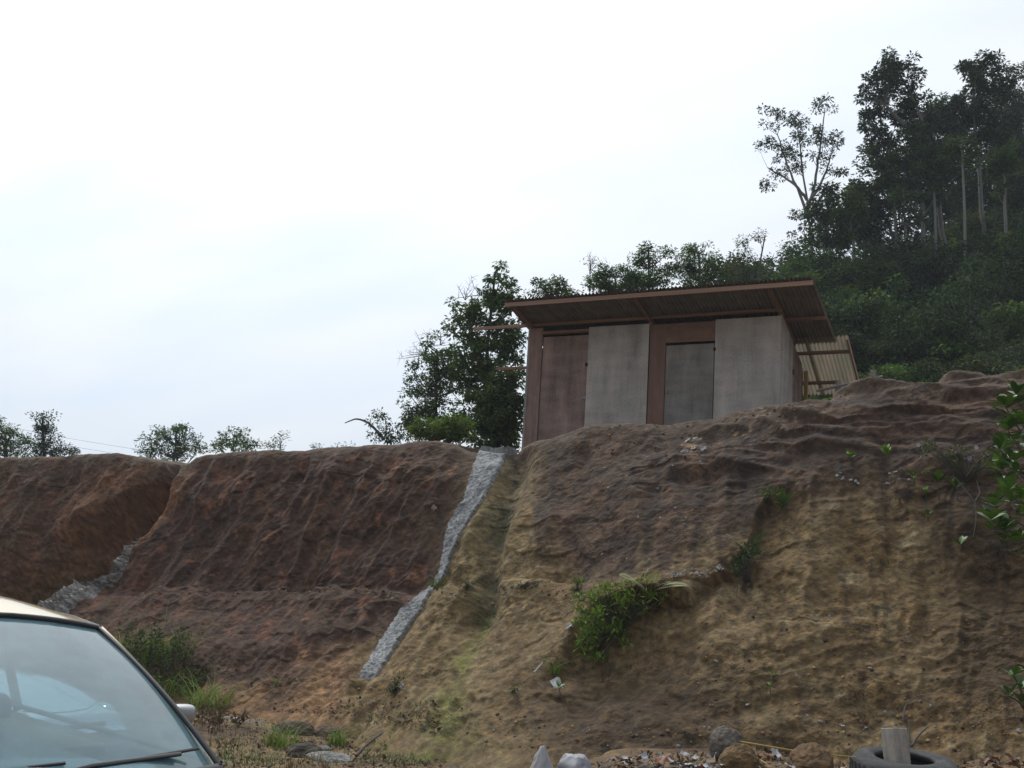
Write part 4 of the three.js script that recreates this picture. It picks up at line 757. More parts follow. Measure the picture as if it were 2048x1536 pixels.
{   // glossy shrub leaning in from the right edge
  reseed(301); const D = 11.4, dh = -30, foot = bankAt(2118, 1210).p, t = thing('glossy_shrub', foot, 'glossy broad-leaved shrub leaning in from the right edge', 'shrub'), w = new GB();
  const tips = [[2040, 812], [2062, 790], [2046, 862], [2075, 850], [2034, 940], [2060, 925], [2020, 1012], [2046, 985], [2070, 1000], [2036, 1062], [2012, 1040], [2062, 1085], [2090, 900], [2095, 1040], [2030, 900]];
  for (const [h, v] of tips) { const p = at(h + dh, v, D + rr(-0.35, 0.35)).sub(foot), m = V(p.x * 0.35 + 0.1, p.y * 0.6, p.z * 0.4); w.tube(new THREE.CatmullRomCurve3([V(), m, p]).getPoints(6), [0.025, 0.02, 0.017, 0.014, 0.011, 0.008, 0.006], 5); rosette(t, p, 12, 0.18, 0.75, [0, 0, 1, 2]); rosette(t, p.clone().add(V(0.01, -0.1, 0.02)), 8, 0.15, 0.25, [1, 2]); }
  mesh('stem', w.geo(), M.bark, t);
}
{   // smaller plant low on the right edge
  reseed(305); const D = 11.3, foot = bankAt(2052, 1440).p, t = thing('glossy_shrub', foot, 'small broad-leaved plant low at the right edge', 'shrub'), w = new GB();
  for (const [h, v] of [[2028, 1352], [2042, 1380], [2018, 1392], [2055, 1345], [2046, 1410]]) { const p = at(h, v, D + rr(-0.15, 0.15)).sub(foot); w.tube([V(), V(p.x * 0.4, p.y * 0.6, p.z * 0.4), p], [0.014, 0.01, 0.006], 5); rosette(t, p, 8, 0.14, 0.6, [1, 2, 2]); }
  mesh('stem', w.geo(), M.bark, t);
}
function sprig(label, h, e, n, L, up, tones, stem = 0.06) {
  const B = bankAt(h, e), t = thing('broadleaf_sprig', B.p, label, 'plant'), tip = B.n.clone().multiplyScalar(stem * 0.6).add(V(0, stem, 0));
  mesh('stem', new GB().tube([B.n.clone().multiplyScalar(-0.04), tip], [0.008, 0.005], 5).geo(), M.bark, t); rosette(t, tip, n, L, up, tones); return t;
}
reseed(320);
sprig('small yellow-green sprig left of the upper ledge plants', 1703, 938, 12, 0.11, 0.9, [3, 0, 3]);
sprig('upright yellow-green sprig on the upper ledge', 1773, 936, 13, 0.14, 1.1, [3, 0], 0.1);
sprig('single shiny-leaved sprig below the ledge', 1829, 975, 4, 0.12, 1.0, [0, 1]);
sprig('tall shiny sprig with large oval leaves', 1878, 1000, 9, 0.16, 1.1, [0, 1, 2], 0.16);
sprig('shiny sprig next to the tall oval-leaved one', 1853, 998, 6, 0.11, 0.9, [0, 1]);
sprig('shiny sprig at the right of the ledge plants', 1915, 1000, 8, 0.14, 1.0, [0, 1, 2], 0.12);
sprig('tiny sprig hanging under the ledge', 1856, 1040, 5, 0.09, 0.5, [1, 0]);
sprig('small green sprig low on the dark right face', 1922, 1095, 6, 0.12, 0.9, [0, 1]);
sprig('little leafy sprig under the scrap of paper', 1113, 1395, 9, 0.10, 0.5, [1, 0], 0.12);
sprig('tiny sprig in the sandy face low on the right', 1545, 1372, 5, 0.06, 0.8, [0]);
sprig('tiny sprig beneath another in the sandy face', 1540, 1396, 5, 0.06, 0.6, [0]);
// leafy masses rooted in the bank
function bankBush(name, label, cat, h, e, lobes, o) {
  reseed(o.seed); const B = bankAt(h, e), t = thing(name, B.p, label, cat), crown = new GB(), wood = new GB(), D = -B.p.z - 0.1, k = D / FOCAL;
  for (const [lh, lv, r] of lobes) for (let i = 0; i < (o.n || 12); i++) {
    const c = at(lh + rr(-r, r), lv + rr(-r, r) * 0.9, D + rr(-0.25, 0.2)).sub(B.p);
    wood.tube([V(rr(-0.05, 0.05), -0.02, 0), c.clone().multiplyScalar(0.5).add(V(0, 0.03, 0.02)), c], [0.009, 0.006, 0.003], 4);
    for (let q = 0; q < (o.per || 9); q++) { const dir = dirRnd(0.5), nor = dirRnd(1), side = V().crossVectors(dir, nor).normalize(); nor.crossVectors(side, dir); const L = o.leaf * rr(0.7, 1.2); crown.leaf(c.clone().addScaledVector(dirRnd(), 0.05), dir, side, nor, L, L * (o.slim || 0.28), vary(o.col, 0.35)); }
  }
  mesh('stem', wood.geo(), M.bark, t); mesh('foliage', crown.geo(), M.glossLeaf, t); return t;
}
bankBush('leafy_bush', 'bright green leafy bush growing out of the bank lip', 'bush', 1225, 1255, [[1165, 1215, 24], [1200, 1195, 26], [1240, 1185, 26], [1280, 1180, 26], [1310, 1195, 22], [1180, 1245, 26], [1220, 1235, 28], [1265, 1220, 26], [1175, 1285, 22], [1200, 1275, 26], [1235, 1270, 22], [1190, 1315, 16], [1165, 1260, 18]], { seed: 340, n: 13, per: 10, leaf: 0.09, col: [0.2, 0.32, 0.05] });
bankBush('flowering_shrub', 'straggly flowering shrub on the upper right ledge', 'shrub', 1930, 960, [[1850, 897, 14], [1870, 905, 16], [1900, 912, 16], [1930, 910, 16], [1960, 925, 16], [1985, 900, 14], [1995, 925, 12], [1920, 930, 14], [1978, 935, 12]], { seed: 341, n: 7, per: 8, leaf: 0.055, col: [0.085, 0.13, 0.035], slim: 0.4 });
{ const t = scene.getObjectByName('flowering_shrub'); const petal = std(0.36, 0.27, 0.5, { roughness: 0.7 }), pale = std(0.6, 0.52, 0.5); for (const [h, v, m] of [[1938, 917, petal], [1952, 895, pale], [1836, 890, pale]]) { const g = new GB(), p = at(h, v, -t.position.z - 0.3).sub(t.position); for (let i = 0; i < 6; i++) { const a = i * 1.05, d = V(Math.cos(a), Math.sin(a), 0.3).normalize(), nn = V(0, 0, 1), sd = V().crossVectors(d, nn).normalize(); g.leaf(p, d, sd, nn, 0.035, 0.035, null); } mesh('flower', g.geo(), m, t); } }
bankBush('small_weed', 'small weed on the pale slope below the cement strip', 'weed', 790, 1385, [[787, 1372, 12], [795, 1360, 8], [783, 1385, 8]], { seed: 342, n: 7, per: 8, leaf: 0.06, col: GREEN.olive });
bankBush('small_weed', 'small yellowish weed on the shelf left of the leafy bush', 'weed', 1157, 1185, [[1158, 1168, 9], [1152, 1182, 7]], { seed: 343, n: 7, per: 7, leaf: 0.07, col: [0.14, 0.19, 0.04] });
bankBush('small_weed', 'low weed on the shelf right of the stained channel', 'weed', 1050, 1180, [[1040, 1172, 7], [1068, 1168, 6], [1090, 1170, 5]], { seed: 344, n: 6, per: 6, leaf: 0.05, col: GREEN.olive });
bankBush('small_weed', 'low weed beside the foot of the stained channel', 'weed', 935, 1178, [[935, 1168, 6], [945, 1172, 5]], { seed: 345, n: 6, per: 6, leaf: 0.05, col: GREEN.olive });
bankBush('small_weed', 'pale weed on the dry slope left of the paper scrap', 'weed', 1030, 1385, [[1030, 1378, 9]], { seed: 346, n: 7, per: 6, leaf: 0.05, col: GREEN.yellow });
bankBush('small_weed', 'dark weed hanging below the middle fern', 'weed', 1490, 1140, [[1485, 1125, 14], [1500, 1100, 14], [1475, 1140, 10]], { seed: 347, n: 9, per: 7, leaf: 0.07, col: GREEN.dark });
bankBush('small_weed', 'green weed beside the ferns at the top of the lip', 'weed', 1530, 995, [[1530, 988, 10], [1545, 985, 8]], { seed: 348, n: 9, per: 7, leaf: 0.06, col: GREEN.yellow });
// ferns: every frond its own part
function fern(label, h, e, fronds, cols, wide = 0.11) {
  const B = bankAt(h, e), t = thing('fern', B.p, label, 'fern'), D = -B.p.z - 0.15;
  fronds.forEach(([fh, fv, dz = 0.1], i) => {
    const g = new GB(), tip = at(fh, fv, D - dz).sub(B.p), L = tip.length(), mid = tip.clone().multiplyScalar(0.55).add(V(0, L * 0.22, 0.05)), ps = new THREE.QuadraticBezierCurve3(V(), mid, tip).getPoints(22), c = cols[i % cols.length];
    g.tube(ps, ps.map((_, j) => 0.006 * (1 - j / 26)), 4, c.map(v => v * 0.8));
    for (let j = 3; j < 22; j++) { const d = ps[j + 1 > 22 ? 22 : j + 1].clone().sub(ps[j - 1]).normalize(), s0 = V().crossVectors(d, V(0.2, 0.9, 0.4)).normalize(), w = wide * L / 0.4 * Math.sin(Math.PI * Math.pow(j / 22.5, 0.8)); for (const s of [-1, 1]) { const dir = s0.clone().multiplyScalar(s).addScaledVector(d, 0.35).add(V(0, -0.12, 0)).normalize(), nor = V().crossVectors(d, s0); g.leaf(ps[j], dir, d, nor, w, 0.022 * L / 0.4, vary(c, 0.15), 0.1); } }
    mesh('frond', g.geo(), M.leaf, t);
  });
}
reseed(360);
fern('large pale fern at the top of the leafy bush', 1292, 1190, [[1318, 1142], [1378, 1172], [1345, 1165], [1238, 1150], [1262, 1160]], [[0.30, 0.33, 0.14], [0.34, 0.35, 0.18], [0.13, 0.18, 0.05]]);
fern('dark fern hanging on the lip right of the leafy bush', 1490, 1092, [[1452, 1070], [1532, 1058], [1518, 1085], [1470, 1085], [1505, 1115], [1525, 1105], [1488, 1120]], [[0.10, 0.15, 0.07], [0.07, 0.12, 0.035]]);
fern('small bright fern at the top of the lip', 1560, 1000, [[1540, 980], [1585, 985], [1565, 975], [1580, 1008], [1550, 1005]], [[0.09, 0.17, 0.03], [0.06, 0.13, 0.02]], 0.07);
fern('dry pale fern on the upper right ledge', 1840, 955, [[1872, 935, 0.2], [1862, 945, 0.1]], [[0.24, 0.25, 0.12]], 0.05);
// bare branches and hanging roots
{ reseed(370); const B = bankAt(1948, 1035), t = tag(mesh('bare_branch', (() => { const g = new GB(), P = (h, v, dz) => at(h, v, -B.p.z - dz).sub(B.p); g.tube([V(), P(1950, 1005, 0.15), P(1940, 990, 0.18), P(1910, 955, 0.2)], [0.012, 0.01, 0.008, 0.004], 5); g.tube([P(1950, 1003, 0.15), P(1960, 985, 0.18), P(1953, 960, 0.2)], [0.009, 0.007, 0.003], 5); g.tube([P(1950, 1003, 0.15), P(1952, 1040, 0.12), P(1945, 1085, 0.1)], [0.009, 0.006, 0.003], 5); return g.geo(); })(), M.paleBark), 'thin forked bare branch on the dark right face', 'branch'); t.position.copy(B.p); }
function roots(label, h, e, n, len, spread) {
  const B = bankAt(h, e, 0.03), g = new GB();
  for (let i = 0; i < n; i++) { const a = V(rr(-spread, spread), rr(-0.03, 0.03), rr(0, 0.06)), L = len * rr(0.4, 1.1), b = a.clone().add(V(rr(-0.06, 0.06), -L * 0.5, rr(0.02, 0.08))), c = b.clone().add(V(rr(-0.08, 0.08), -L * 0.5, rr(-0.06, 0.04))); g.tube([a, b, c], [0.004, 0.003, 0.001], 4); }
  const o = tag(mesh('hanging_roots', g.geo(), M.root), label, 'roots'); o.position.copy(B.p);
}
roots('clump of dark roots hanging below the ledge plants', 1805, 985, 46, 0.28, 0.12);
roots('thin roots trailing from under the leafy bush', 1225, 1310, 22, 0.7, 0.3);
roots('roots trailing below the dark fern', 1488, 1140, 20, 0.45, 0.12);
roots('roots hanging at the right edge under the shrub', 1995, 1075, 26, 0.5, 0.3);
// grass: tufts one by one
function tuft(label, p, n, L, spread, col, name = 'grass_tuft') {
  const g = new GB(); for (let i = 0; i < n; i++) { const q = V(rr(-1, 1), 0, rr(-1, 1)).multiplyScalar(spread); q.y = -0.03; const lean = V(rr(-1, 1), rr(-0.4, 0.1), rr(-1, 1)).normalize(); g.blade(q, V(rr(-0.25, 0.25), 1, rr(-0.25, 0.25)).normalize(), lean, L * rr(0.45, 1.15), 0.0012 * Math.max(8, -p.z), vary(col, 0.3), 4); }
  const o = tag(mesh(name, g.geo(), M.grass), label, 'grass'); o.position.copy(p); return o;
}
function onGround(h, v) { const d = at(h, v, 1).sub(camera.position); let lo = 3, hi = 24; for (let D = 4; D < 24; D += 0.05) { const p = camera.position.clone().addScaledVector(d, D); if (p.y < groundY(p.x, p.z)) { p.y = groundY(p.x, p.z); return p; } } return camera.position.clone().addScaledVector(d, 16); }
const spot = (h, v) => { const rimE = column(h)[8].e; return v < rimE ? bankAt(h, v).p : onGround(h, v); };
reseed(380);
const GC = [0.19, 0.29, 0.055], GD = [0.13, 0.2, 0.045];
for (const [lab, h, v, n, L, sp, c] of [
  ['grass tuft on the ledge beside the cement strip', 873, 1165, 60, 0.28, 0.14, GD], ['grass tuft above the small yellowish weed', 1157, 1160, 26, 0.3, 0.06, GC], ['spiky grass tuft left of the leafy bush', 1105, 1340, 34, 0.3, 0.08, GC],
  ['tall grass tuft behind the car mirror', 345, 1400, 150, 0.95, 0.4, GC], ['grass tuft in the weeds nearest the windscreen', 260, 1330, 150, 0.9, 0.5, GC], ['tallest grass stalks in the weeds behind the car', 325, 1325, 150, 1.0, 0.5, GC], ['grass tuft at the right of the weeds behind the car', 412, 1420, 140, 0.8, 0.3, GC],
  ['lone upright grass stalk on the left slope', 543, 1372, 7, 0.5, 0.006, GC], ['grass tuft in the rubble left of the stick', 560, 1495, 90, 0.6, 0.2, GC], ['small grass tuft beside the rubble heap', 610, 1440, 30, 0.35, 0.12, GC], ['grass tuft at the foot of the orange sand', 672, 1490, 60, 0.5, 0.12, GC],
  ['low grass at the bottom edge right of the car', 500, 1525, 70, 0.3, 0.35, GD], ['low grass at the bottom edge below the mossy slope', 790, 1520, 80, 0.22, 0.4, GD], ['dry grass beside the grey cement crumbs', 620, 1525, 50, 0.3, 0.3, [0.2, 0.18, 0.08]], ['bent grass beside the car wiper', 455, 1490, 50, 0.3, 0.25, [0.17, 0.17, 0.07]],
]) tuft(lab, spot(h, v), n, L, sp, c);
// weeds behind the car
function weed(label, h, v, r, hgt, n, col, leaf) {
  const p = spot(h, v), t = thing('weed_clump', p, label, 'weeds'), w = new GB(), g = new GB();
  for (let i = 0; i < n; i++) { const b = V(rr(-r, r), 0, rr(-r, r)), tip = b.clone().add(V(rr(-0.15, 0.15), hgt * rr(0.5, 1.1), rr(-0.15, 0.15))); w.tube([b, b.clone().lerp(tip, 0.5).add(V(rr(-0.04, 0.04), 0, 0)), tip], [0.006, 0.005, 0.002], 3); for (let q = 0; q < 22; q++) { const dir = dirRnd(0.3), nor = dirRnd(1), side = V().crossVectors(dir, nor).normalize(); nor.crossVectors(side, dir); const L = leaf * rr(0.6, 1.2); g.leaf(b.clone().lerp(tip, rr(0.25, 1)).add(dirRnd().multiplyScalar(0.04)), dir, side, nor, L, L * 0.4, vary(col, 0.35)); } }
  mesh('stem', w.geo(), M.bark, t); mesh('foliage', g.geo(), M.leaf, t);
}
reseed(390);
weed('dark leafy weeds beside the top of the windscreen', 290, 1355, 0.7, 0.8, 60, [0.075, 0.11, 0.035], 0.09);
weed('dark leafy weeds above the car mirror', 370, 1395, 0.6, 0.75, 60, [0.07, 0.10, 0.035], 0.09);
weed('leafy weeds at the right of the patch behind the car', 405, 1400, 0.3, 0.5, 22, [0.085, 0.12, 0.035], 0.09);
weed('brown withered weeds under the car mirror', 420, 1460, 0.4, 0.35, 26, [0.12, 0.09, 0.05], 0.07);
weed('mossy weeds on the lower slope left of the channel', 800, 1470, 0.5, 0.14, 34, [0.10, 0.13, 0.03], 0.04);
weed('bright low weeds near the bottom edge', 780, 1500, 0.25, 0.15, 20, [0.11, 0.17, 0.03], 0.05);

// ---------------------------------------------------------------- rubbish and stones at the foot of the bank
function stone(name, label, p, sx, sy, sz, col, s, cat = 'rock', detail = 4) {
  reseed(s); const g = new THREE.IcosahedronGeometry(1, detail * 2), q = g.attributes.position, cols = [];
  for (let i = 0; i < q.count; i++) { const a = V().fromBufferAttribute(q, i), d = 1 + 0.35 * fbm(a.x * 1.1 + s, a.y * 1.1, a.z * 1.1, 3) + 0.08 * fbm(a.x * 5 + s, a.y * 5, a.z * 5, 3); a.multiplyScalar(d); q.setXYZ(i, a.x * sx, Math.max(a.y, -0.55) * sy, a.z * sz); const k = 1 + 0.7 * fbm(a.x * 3 + s, a.y * 3, a.z * 3, 4); cols.push(col[0] * k, col[1] * k, col[2] * k); }
  g.setAttribute('color', new THREE.Float32BufferAttribute(cols, 3)); g.computeVertexNormals();
  const o = tag(mesh(name, g, M.soil), label, cat); o.position.copy(p); o.rotation.y = s; return o;
}
const on = (h, D, dy = 0) => { const p = at(h, 1500, D); p.y = groundY(p.x, p.z) + dy; return p; };
stone('boulder', 'rounded orange-brown boulder left of the tyre', on(1622, 10.9, 0.07), 0.24, 0.19, 0.2, [0.24, 0.145, 0.07], 1);
stone('boulder', 'grey boulder under the end of the yellow straps', on(1452, 11.3, 0.12), 0.17, 0.2, 0.17, [0.20, 0.17, 0.14], 2);
stone('boulder', 'crumbly orange boulder in front of the grey one', on(1478, 10.8, 0.06), 0.19, 0.17, 0.16, [0.24, 0.15, 0.065], 3);
stone('boulder', 'small pale stone touching the tyre', on(1694, 10.6, 0.02), 0.12, 0.07, 0.1, [0.26, 0.23, 0.18], 4);
stone('boulder', 'dark clod at the bottom edge near the sacks', on(1215, 10.9, 0.02), 0.12, 0.08, 0.1, [0.10, 0.085, 0.07], 5);
stone('earth_clod', 'brown clod in the rubble right of the car', spot(590, 1465), 0.3, 0.16, 0.24, [0.15, 0.105, 0.075], 6, 'clod');
stone('earth_clod', 'dark clod beside the grey cement crumbs', spot(610, 1510), 0.24, 0.14, 0.2, [0.09, 0.075, 0.06], 7, 'clod');
stone('earth_clod', 'brown clod below the orange sand', spot(655, 1470), 0.22, 0.13, 0.2, [0.17, 0.115, 0.08], 8, 'clod');
stone('cement_lump', 'pale grey cement lump at the bottom edge left of the mossy slope', spot(660, 1520), 0.30, 0.08, 0.22, [0.34, 0.34, 0.33], 9, 'cement');
stone('cement_lump', 'flat pale cement lump above the bottom edge', spot(640, 1500), 0.16, 0.05, 0.12, [0.33, 0.33, 0.32], 10, 'cement');
function sack(label, p, w, h, col, s, peak) {           // slumped plastic sack with a gathered top
  const g = new GB(), nT = 26, nA = 40, ring = [];
  for (let i = 0; i <= nT; i++) { const t = i / nT, row = []; for (let j = 0; j < nA; j++) { const a = j / nA * Math.PI * 2; let r = w * mix(1, peak, Math.pow(t, peak < 0.3 ? 2.2 : 3.5)); r *= 1 + 0.55 * fbm(Math.cos(a) * 1.2 + s, t * 2.4, Math.sin(a) * 1.2, 3) + 0.05 * sst(0.4, 1, t) * Math.sin(a * 5 + s * 3 + t * 4); const k = 1 + 0.25 * fbm(a, t * 5, s, 3); row.push(g.v(V(Math.cos(a) * r, t * h + 0.03 * fbm(a * 2, t * 3, s, 2), Math.sin(a) * r * 0.8), col.map(c => c * k))); } ring.push(row); }
  for (let i = 0; i < nT; i++) for (let j = 0; j < nA; j++) { const a = ring[i][j], b = ring[i][(j + 1) % nA], c = ring[i + 1][j], d = ring[i + 1][(j + 1) % nA]; g.t(a, c, b); g.t(b, c, d); }
  const top = g.v(V(0, h, 0), col); for (let j = 0; j < nA; j++) g.t(ring[nT][j], top, ring[nT][(j + 1) % nA]);
  const o = tag(mesh('plastic_sack', g.geo(), new THREE.MeshStandardMaterial({ vertexColors: true, roughness: 0.55 })), label, 'sack'); o.position.copy(p); o.rotation.y = s; return o;
}
sack('pale pointed plastic sack at the bottom edge', on(1085, 10.6, -0.02), 0.17, 0.46, [0.36, 0.345, 0.34], 1, 0.12);
sack('low white sack with dark patches beside the pointed one', on(1152, 10.6, -0.02), 0.20, 0.33, [0.32, 0.32, 0.335], 2.2, 0.5);
{   // old truck tyre lying flat with a block of wood stuck in it
  const p = on(1808, 10.9, 0.0), t = thing('truck_tyre', p, 'old grey truck tyre lying flat at the foot of the bank', 'tyre');
  const pr = [[0.27, 0.03], [0.285, 0.0], [0.36, -0.01], [0.45, 0.015], [0.492, 0.06], [0.5, 0.13], [0.492, 0.20], [0.45, 0.245], [0.36, 0.262], [0.285, 0.25], [0.27, 0.22], [0.30, 0.19], [0.36, 0.17], [0.42, 0.13], [0.36, 0.09], [0.30, 0.06], [0.27, 0.03]].map(([r, y]) => new THREE.Vector2(r, y));
  const g = new THREE.LatheGeometry(pr, 56); const q = g.attributes.position; for (let i = 0; i < q.count; i++) { const a = V().fromBufferAttribute(q, i), k = 1 + 0.012 * fbm(a.x * 6, a.y * 6, a.z * 6, 2); q.setXYZ(i, a.x * k, a.y, a.z * k); } g.computeVertexNormals();
  const dust = std(0.10, 0.102, 0.106, { roughness: 0.85, map: grainMap, bumpMap: grainBump, bumpScale: 0.006 });
  mesh('carcass', g, dust, t); const tread = new GB(); for (let i = 0; i < 40; i++) { const a = i / 40 * Math.PI * 2; for (const y of [0.09, 0.17]) tread.tube([V(Math.cos(a) * 0.497, y - 0.03, Math.sin(a) * 0.497), V(Math.cos(a + 0.06) * 0.503, y + 0.03, Math.sin(a + 0.06) * 0.503)], [0.014, 0.014], 4); } mesh('tread', tread.geo(), dust, t);
  t.rotation.set(0.10, 0.3, 0.02);
  const b = thing('wooden_block', p.clone().add(V(-0.06, 0.08, 0.02)), 'squared wooden block standing up inside the tyre', 'timber');
  const m = mesh('beam', new RoundedBoxGeometry(0.2, 0.44, 0.16, 2, 0.008), ply([0.40, 0.35, 0.29], 31, 0.6, 0.5), b); m.position.y = 0.21; b.rotation.set(-0.18, 0.5, 0.06);
}
{   // yellow straps, sticks
  const strapM = std(0.36, 0.25, 0.05, { roughness: 0.6 });
  const line = (name, label, cat, pts, r, m, sides = 5) => { const P = pts.map(([h, v, D]) => at(h, v, D)), o = new GB(), base = P[0].clone(), cv = new THREE.CatmullRomCurve3(P.map(p => p.clone().sub(base))).getPoints(14); o.tube(cv, cv.map((_, i) => r * (1 - 0.4 * i / 14)), sides); const q = tag(mesh(name, o.geo(), m), label, cat); q.position.copy(base); };
  line('plastic_strap', 'long yellow strap running from the grey boulder towards the tyre', 'strap', [[1462, 1480, 11.25], [1520, 1490, 11.1], [1600, 1503, 10.95], [1640, 1508, 10.9], [1712, 1514, 10.8]], 0.010, strapM);
  line('plastic_strap', 'short yellow strap slanting down from the grey boulder', 'strap', [[1464, 1484, 11.25], [1495, 1503, 10.95], [1534, 1528, 10.6]], 0.010, strapM);
  line('stick', 'brown stick leaning on the slope left of the mossy patch', 'stick', [[712, 1512, 13.6], [735, 1488, 13.8], [765, 1465, 14.1]], 0.022, M.bark);
  line('stick', 'upright twig behind the wooden block', 'stick', [[1822, 1500, 11.3], [1819, 1470, 11.3], [1818, 1440, 11.3]], 0.010, M.paleBark);
  line('stick', 'broken twig slanting right of the wooden block', 'stick', [[1824, 1492, 11.2], [1838, 1470, 11.25], [1856, 1452, 11.35]], 0.016, M.bark);
  line('stick', 'bent hoop of cane above the tyre', 'stick', [[1806, 1440, 11.5], [1812, 1410, 11.6], [1832, 1396, 11.65], [1855, 1400, 11.6], [1868, 1415, 11.55]], 0.008, M.bark);
  line('stick', 'white stick in the litter left of the leafy bush', 'stick', [[1068, 1345, 13.6], [1085, 1325, 13.7]], 0.012, std(0.5, 0.48, 0.45));
  line('stick', 'grey twig on the rim above the cement strip', 'stick', [[972, 915, 18.9], [968, 930, 18.8], [948, 955, 18.6]], 0.012, std(0.5, 0.5, 0.49));
}
// scraps of paper and plastic, one by one
{
  const white = new THREE.MeshStandardMaterial({ color: new THREE.Color().setRGB(0.36, 0.36, 0.36), roughness: 0.7, side: THREE.DoubleSide }), tan = new THREE.MeshStandardMaterial({ color: new THREE.Color().setRGB(0.22, 0.155, 0.10), roughness: 0.8, side: THREE.DoubleSide }), orange = new THREE.MeshStandardMaterial({ color: new THREE.Color().setRGB(0.24, 0.09, 0.045), roughness: 0.6, side: THREE.DoubleSide });
  const scrapGeo = (w, l, s) => { const g = new THREE.PlaneGeometry(w, l, 6, 6), q = g.attributes.position; for (let i = 0; i < q.count; i++) { const x = q.getX(i), y = q.getY(i); q.setXYZ(i, x * (1 + 0.3 * fbm(y * 20, s, 1, 2)), y, 0.25 * w * fbm(x / w * 1.6 + s, y / l * 1.6, s, 3) * 2); } g.computeVertexNormals(); return g; };
  const put = (label, h, v, w, l, m, s, group, name = 'litter_scrap') => {
    const onB = v < column(h)[8].e, B = onB ? bankAt(h, v, 0.02) : null, p = onB ? B.p : onGround(h, v).add(V(0, 0.02, 0));
    const o = tag(mesh(name, scrapGeo(w, l, s), m), label, 'litter', group); o.position.copy(p); const n = (onB ? B.n.clone() : V(0, 1, 0)).add(dirRnd().multiplyScalar(0.5)).normalize(); o.quaternion.setFromUnitVectors(V(0, 0, 1), n); o.rotateZ(rr(-1, 1)); return o;
  };
  reseed(500);
  put('folded white paper scrap on the bank below the leafy bush', 1108, 1364, 0.12, 0.22, white, 1);
  put('white scrap at the left edge of the leafy bush', 1150, 1275, 0.11, 0.09, white, 2);
  put('white scrap in the weeds right of the car', 468, 1445, 0.22, 0.10, white, 3);
  put('white scrap at the tip of the stick', 662, 1462, 0.10, 0.22, white, 4);
  put('small pinkish scrap beside the weed below the cement', 806, 1383, 0.08, 0.08, white, 5);
  put('yellow fleck stuck in the dark crust left of the cement', 868, 1018, 0.12, 0.09, tan, 6);
  for (const [h, v] of [[1366, 880], [1380, 886], [1392, 880], [1384, 898], [1376, 905], [1402, 890], [1370, 893], [1396, 902], [1388, 872]]) put('small white scrap scattered on the crest in front of the door', h + rr(-8, 8), v + rr(-5, 5), rr(0.05, 0.13), rr(0.03, 0.08), white, h, 'white scraps on the crest');
  for (let i = 0; i < 20; i++) put('small pale scrap on the dark middle slope', rr(1200, 1420), rr(930, 1150), rr(0.012, 0.04), rr(0.012, 0.025), white, i, 'pale scraps on the middle slope');
  for (let i = 0; i < 26; i++) { const t = rnd(); put('pale scrap caught along the lip above the cut face', mix(1340, 1450, t) + rr(-10, 10), mix(1166, 1126, t) + rr(-8, 4), rr(0.03, 0.07), rr(0.02, 0.05), rnd() < 0.45 ? white : tan, i + 50, 'scraps along the lip'); }
  for (let i = 0; i < 12; i++) put('pale scrap on the upper right ledge', rr(1665, 1830), rr(950, 972), rr(0.02, 0.055), rr(0.015, 0.035), white, i + 90, 'scraps on the upper ledge');
  for (let i = 0; i < 9; i++) put('pale scrap on the sandy face low on the right', rr(1420, 1900), rr(1280, 1460), rr(0.02, 0.05), rr(0.02, 0.03), white, i + 120, 'scraps on the sandy face');
  const heap = (n, h0, h1, D0, D1, lab, group) => { for (let i = 0; i < n; i++) { const h = rr(h0, h1), D = rr(D0, D1), p = on(h, D, 0.03 + rnd() * 0.05), m = [white, tan, tan, orange, white][Math.floor(rnd() * 5)], o = tag(mesh('litter_scrap', scrapGeo(rr(0.05, 0.16), rr(0.04, 0.1), i), m), lab, 'litter', group); o.position.copy(p); o.quaternion.setFromUnitVectors(V(0, 0, 1), dirRnd(1.6)); o.rotateZ(rr(-3, 3)); } };
  heap(46, 1240, 1450, 10.3, 11.5, 'scrap in the heap of litter between sacks and boulders', 'litter heap by the boulders');
  heap(30, 1500, 1710, 10.3, 11.4, 'scrap among the stones left of the tyre', 'litter by the tyre');
  heap(60, 1905, 2080, 10.0, 11.2, 'scrap in the whitish heap at the bottom right corner', 'litter heap in the corner');
  // fallen leaves and crumbs nobody could count
  const lit = new GB(); reseed(520);
  for (let i = 0; i < 5200; i++) {
    let p; const z = rnd();
    if (z < 0.45) { p = on(rr(1040, 2080), rr(9.8, 11.9), 0.012); } else if (z < 0.8) { p = spot(rr(430, 880), rr(1415, 1540)); p.y += 0.012; } else { p = on(rr(300, 1100), rr(8, 15), 0.012); }
    const dir = dirRnd(), nor = dirRnd(1.2), side = V().crossVectors(dir, nor).normalize(); nor.crossVectors(side, dir); const L = rr(0.03, 0.085), c = [[0.13, 0.08, 0.05], [0.07, 0.05, 0.035], [0.2, 0.14, 0.09], [0.26, 0.22, 0.17], [0.05, 0.045, 0.04]][Math.floor(rnd() * 5)]; lit.leaf(p, dir, side, nor, L, L * 0.5, vary(c, 0.3));
  }
  tag(mesh('leaf_litter', lit.geo(), M.leaf), 'brown fallen leaves strewn over the ground', 'leaf litter', null, 'stuff');
  const gr = new GB(); for (let i = 0; i < 900; i++) { const p = spot(rr(430, 900), rr(1440, 1540)); gr.blade(p, V(rr(-0.3, 0.3), 1, rr(-0.3, 0.3)).normalize(), V(rr(-1, 1), -0.2, rr(-1, 1)).normalize(), rr(0.05, 0.2), 0.009, vary([0.10, 0.14, 0.035], 0.4), 2); }
  tag(mesh('sparse_grass', gr.geo(), M.grass), 'thin short grass growing on the rubble right of the car', 'grass', null, 'stuff');
}

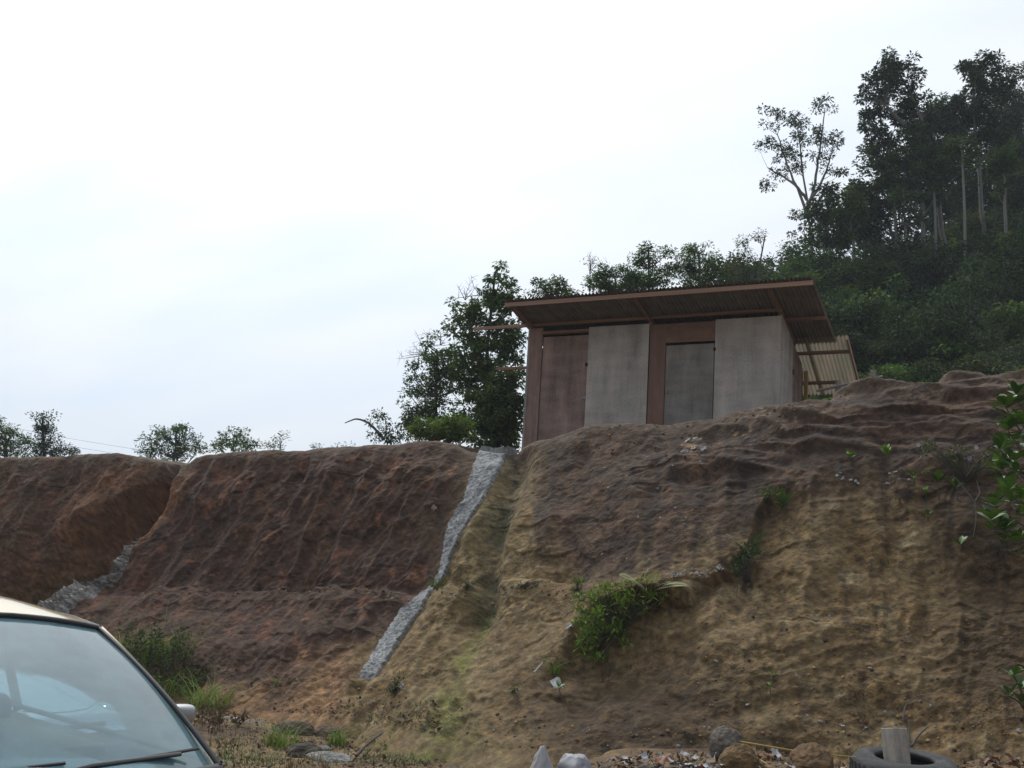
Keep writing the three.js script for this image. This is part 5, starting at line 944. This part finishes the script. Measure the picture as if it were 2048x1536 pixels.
{   // two power lines far beyond the left rim
  for (const [v0, v1, lab] of [[852, 918, 'upper thin power line sagging beyond the left trees'], [868, 932, 'lower thin power line sagging beyond the left trees']]) {
    const a = at(-80, v0 - 20, 62), b = at(420, v1, 58), ps = Array.from({ length: 25 }, (_, i) => { const t = i / 24, p = a.clone().lerp(b, t).sub(a); p.y -= 0.5 * 4 * t * (1 - t) * 0.4; return p; });
    const o = tag(mesh('power_line', new GB().tube(ps, ps.map(() => 0.006), 5).geo(), M.black), lab, 'cable'); o.position.copy(a);
  }
  // crumbs of earth and small stones along the toe, the shelf and the crest
  reseed(910); const g = new THREE.IcosahedronGeometry(1, 1), q = g.attributes.position; for (let i = 0; i < q.count; i++) { const v = V().fromBufferAttribute(q, i), k = 0.8 + 0.5 * fbm(v.x * 1.3, v.y * 1.3, v.z * 1.3, 2); q.setXYZ(i, v.x * k, v.y * k * 0.75, v.z * k); } g.computeVertexNormals();
  const n = 1700, im = new THREE.InstancedMesh(g, std(1, 1, 1, { roughness: 0.95 }), n), mt = new THREE.Matrix4(), qt = new THREE.Quaternion(), cl = new THREE.Color(); im.name = 'soil_crumbs'; im.castShadow = im.receiveShadow = true;
  for (let i = 0; i < n; i++) {
    const z = rnd(); let h, e, p;
    if (z < 0.5) { h = rr(420, 2060); p = spot(h, column(h)[8].e + rr(-70, 40)); } else if (z < 0.7) { h = rr(250, 1150); e = 1194 - 0.012 * h + rr(-8, 12); p = bankAt(h, e).p; } else if (z < 0.85) { h = rr(1180, 1700); p = bankAt(h, herm(rimX, rimY, h) + rr(8, 70)).p; } else { h = rr(1340, 2048); p = bankAt(h, rr(1240, 1480)).p; }
    const s = Math.pow(rnd(), 3) * 0.03 + 0.007; mt.compose(p, qt.setFromAxisAngle(dirRnd(), rr(0, 6)), V(s, s, s)); im.setMatrixAt(i, mt);
    const c = [SOIL.tan, SOIL.brown, SOIL.ochre, SOIL.rim, SOIL.grey, SOIL.dark][Math.floor(rnd() * 6)]; im.setColorAt(i, cl.setRGB(...c));
  }
  tag(im, 'earth crumbs and pebbles lying along the bank', 'crumbs', null, 'stuff'); scene.add(im);
}

// thin haze between the camera and the wood
scene.fog = new THREE.FogExp2(0xe4ecf5, 0.0009);
renderer.render(scene, camera);
